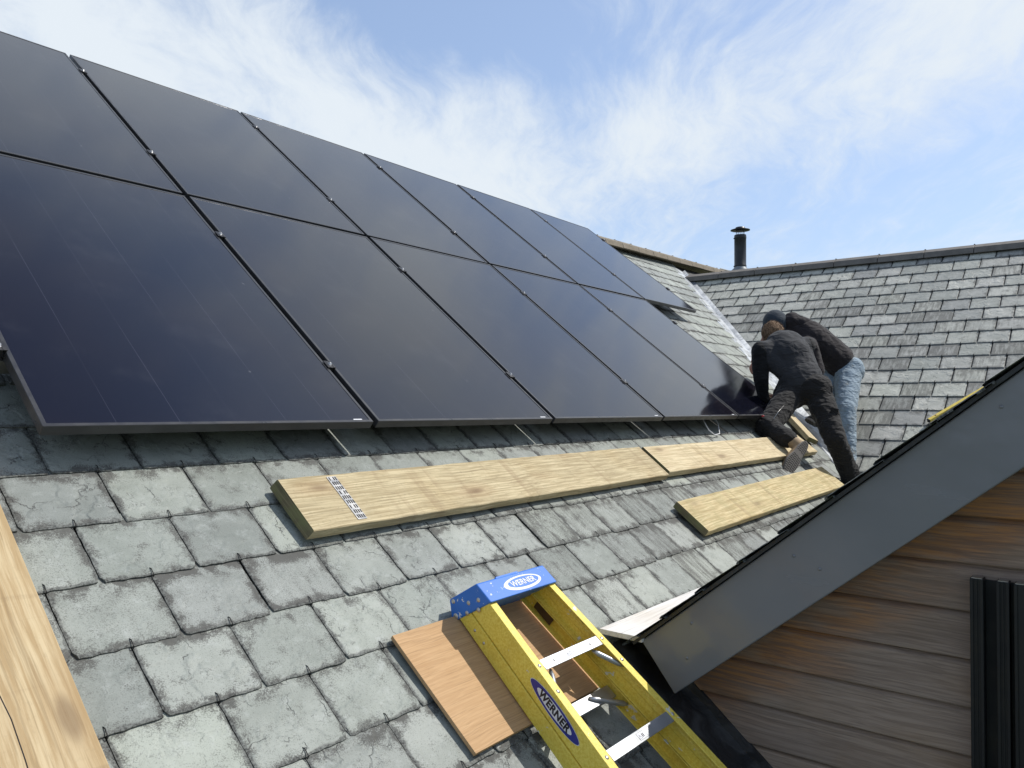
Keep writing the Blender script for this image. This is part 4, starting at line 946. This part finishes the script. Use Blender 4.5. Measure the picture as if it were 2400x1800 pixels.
# ---- rear worker: beanie, hooded jacket, jeans
f2 = dict(ankR=px(1990, 1108, 6.62), kneeR=px(1983, 965, 6.85), hipR=px(1988, 868, 7.18), pel=px(1972, 858, 7.25), hipL=px(1950, 872, 7.34), kneeL=px(1930, 945, 7.15), ankL=px(1915, 985, 7.0),
          waist=px(1955, 832, 7.22), chest=px(1900, 790, 7.2), neck=px(1862, 768, 7.22), head=px(1818, 762, 7.26), shR=px(1895, 815, 7.02), shL=px(1872, 775, 7.42),
          elR=px(1912, 872, 6.98), haR=px(1868, 905, 6.98), elL=px(1806, 830, 7.52), haL=px(1775, 852, 7.44))
K = f2; m2 = empty('person', K['ankR']-UN*.12)
tag(m2, 'worker in dark blue beanie, black jacket and pale blue jeans leaning behind the other', 'person')
def b2(bm):
    capsule(bm, K['pel'], K['chest'], .12, .12); capsule(bm, K['hipR'], K['kneeR'], .075, .05); capsule(bm, K['kneeR'], K['ankR'], .05, .035); capsule(bm, K['hipL'], K['kneeL'], .075, .05); capsule(bm, K['kneeL'], K['ankL'], .05, .035)
    capsule(bm, K['chest'], K['neck'], .1, .055); capsule(bm, K['neck'], K['head'], .055, .055); blobm(bm, K['head'], .078, .090, .108); blobm(bm, K['head']-CU*.07-CR*.035, .05, .05, .055)
    for sh, el_, ha in ((K['shL'], K['elL'], K['haL']), (K['shR'], K['elR'], K['haR'])):
        capsule(bm, sh, el_, .045, .038); capsule(bm, el_, ha, .038, .027); dr = (ha-el_).normalized(); sd = dr.cross(VC).normalized()
        capsule(bm, ha, ha+dr*.045, .028, .034, (sd, .5))
        for i, (o_, L_) in enumerate(((-.030, .055), (-.010, .066), (.010, .068), (.029, .060))):
            p0 = ha+dr*.055+sd*o_; p1 = p0+dr*L_*.45-CU*.014; p2 = p1+dr*.008-CU*L_*.45; capsule(bm, p0, p1, .0095, .0085, None, 8); capsule(bm, p1, p2, .0085, .007, None, 8)
        p0 = ha+dr*.02+sd*.03; capsule(bm, p0, p0+sd*.03+dr*.02-CU*.01, .012, .010, None, 8)
organic('body', b2, M_SKIN, m2, .008, 3)
def jk2(bm):
    sd = (K['shR']-K['shL']).normalized(); ax = (K['waist']-K['chest']).normalized()
    capsule(bm, K['chest'], K['waist']+ax*.04, .172, .160, (sd, .85)); capsule(bm, lerp(K['chest'], K['neck'], .1), lerp(K['chest'], K['neck'], .8), .165, .10, (sd, .85))
    capsule(bm, K['shL'], K['shR'], .09, .09); capsule(bm, K['waist'], K['waist']+ax*.10-CU*.045-CR*.02, .160, .150, (sd, .85))
    capsule(bm, K['shR'], K['elR'], .09, .075); capsule(bm, K['elR'], K['haR'], .07, .05); capsule(bm, K['shL'], K['elL'], .08, .066); capsule(bm, K['elL'], lerp(K['elL'], K['haL'], .8), .066, .05)
organic('jacket', jk2, M_JACK, m2, .009, 9, .020, .004)
def hood(bm):
    a = lerp(K['neck'], K['chest'], .0)+CU*.035; ax = (K['chest']-K['head']).normalized()
    capsule(bm, a-CR*.02+CU*.02, a+ax*.10+CU*.012, .088, .078, (CU, 1.)); capsule(bm, a-ax*.03-CU*.06, a+CU*.0, .075, .085)
organic('hood', hood, M_JACK, m2, .008, 5, .020, .006)
def jeans(bm):
    capsule(bm, K['hipL'], K['hipR'], .12, .125); capsule(bm, K['pel'], K['waist'], .140, .12); blobm(bm, K['hipR']+VC*.01+CR*.02, .120, .120, .130)
    capsule(bm, K['hipR'], K['kneeR'], .122, .086); capsule(bm, K['kneeR'], K['ankR'], .084, .062); capsule(bm, K['hipL'], K['kneeL'], .115, .085); capsule(bm, K['kneeL'], K['ankL'], .082, .062)
organic('jeans', jeans, M_JEAN, m2, .009, 6, .018, .007)
def bean(bm): 
    blobm(bm, K['head']+CU*.020-CR*.005, .112, .112, .125); capsule(bm, K['head']+CU*.0, K['head']-CR*.03-CU*.045, .108, .100)
be = organic('beanie', bean, M_BEANIE, m2, .007, 4, .008)
boot(m2, px(1925, 1003, 6.86), px(1886, 985, 6.95), (UN*-1+VC*.55), 'dark shoe sole', mtl=M_PROFILE, shaft=K['ankL'])
boot(m2, K['ankR']-UN*.10-UV_*.06, K['ankR']-UN*.10+UV_*.20, -UN, mtl=M_PROFILE, shaft=K['ankR'])
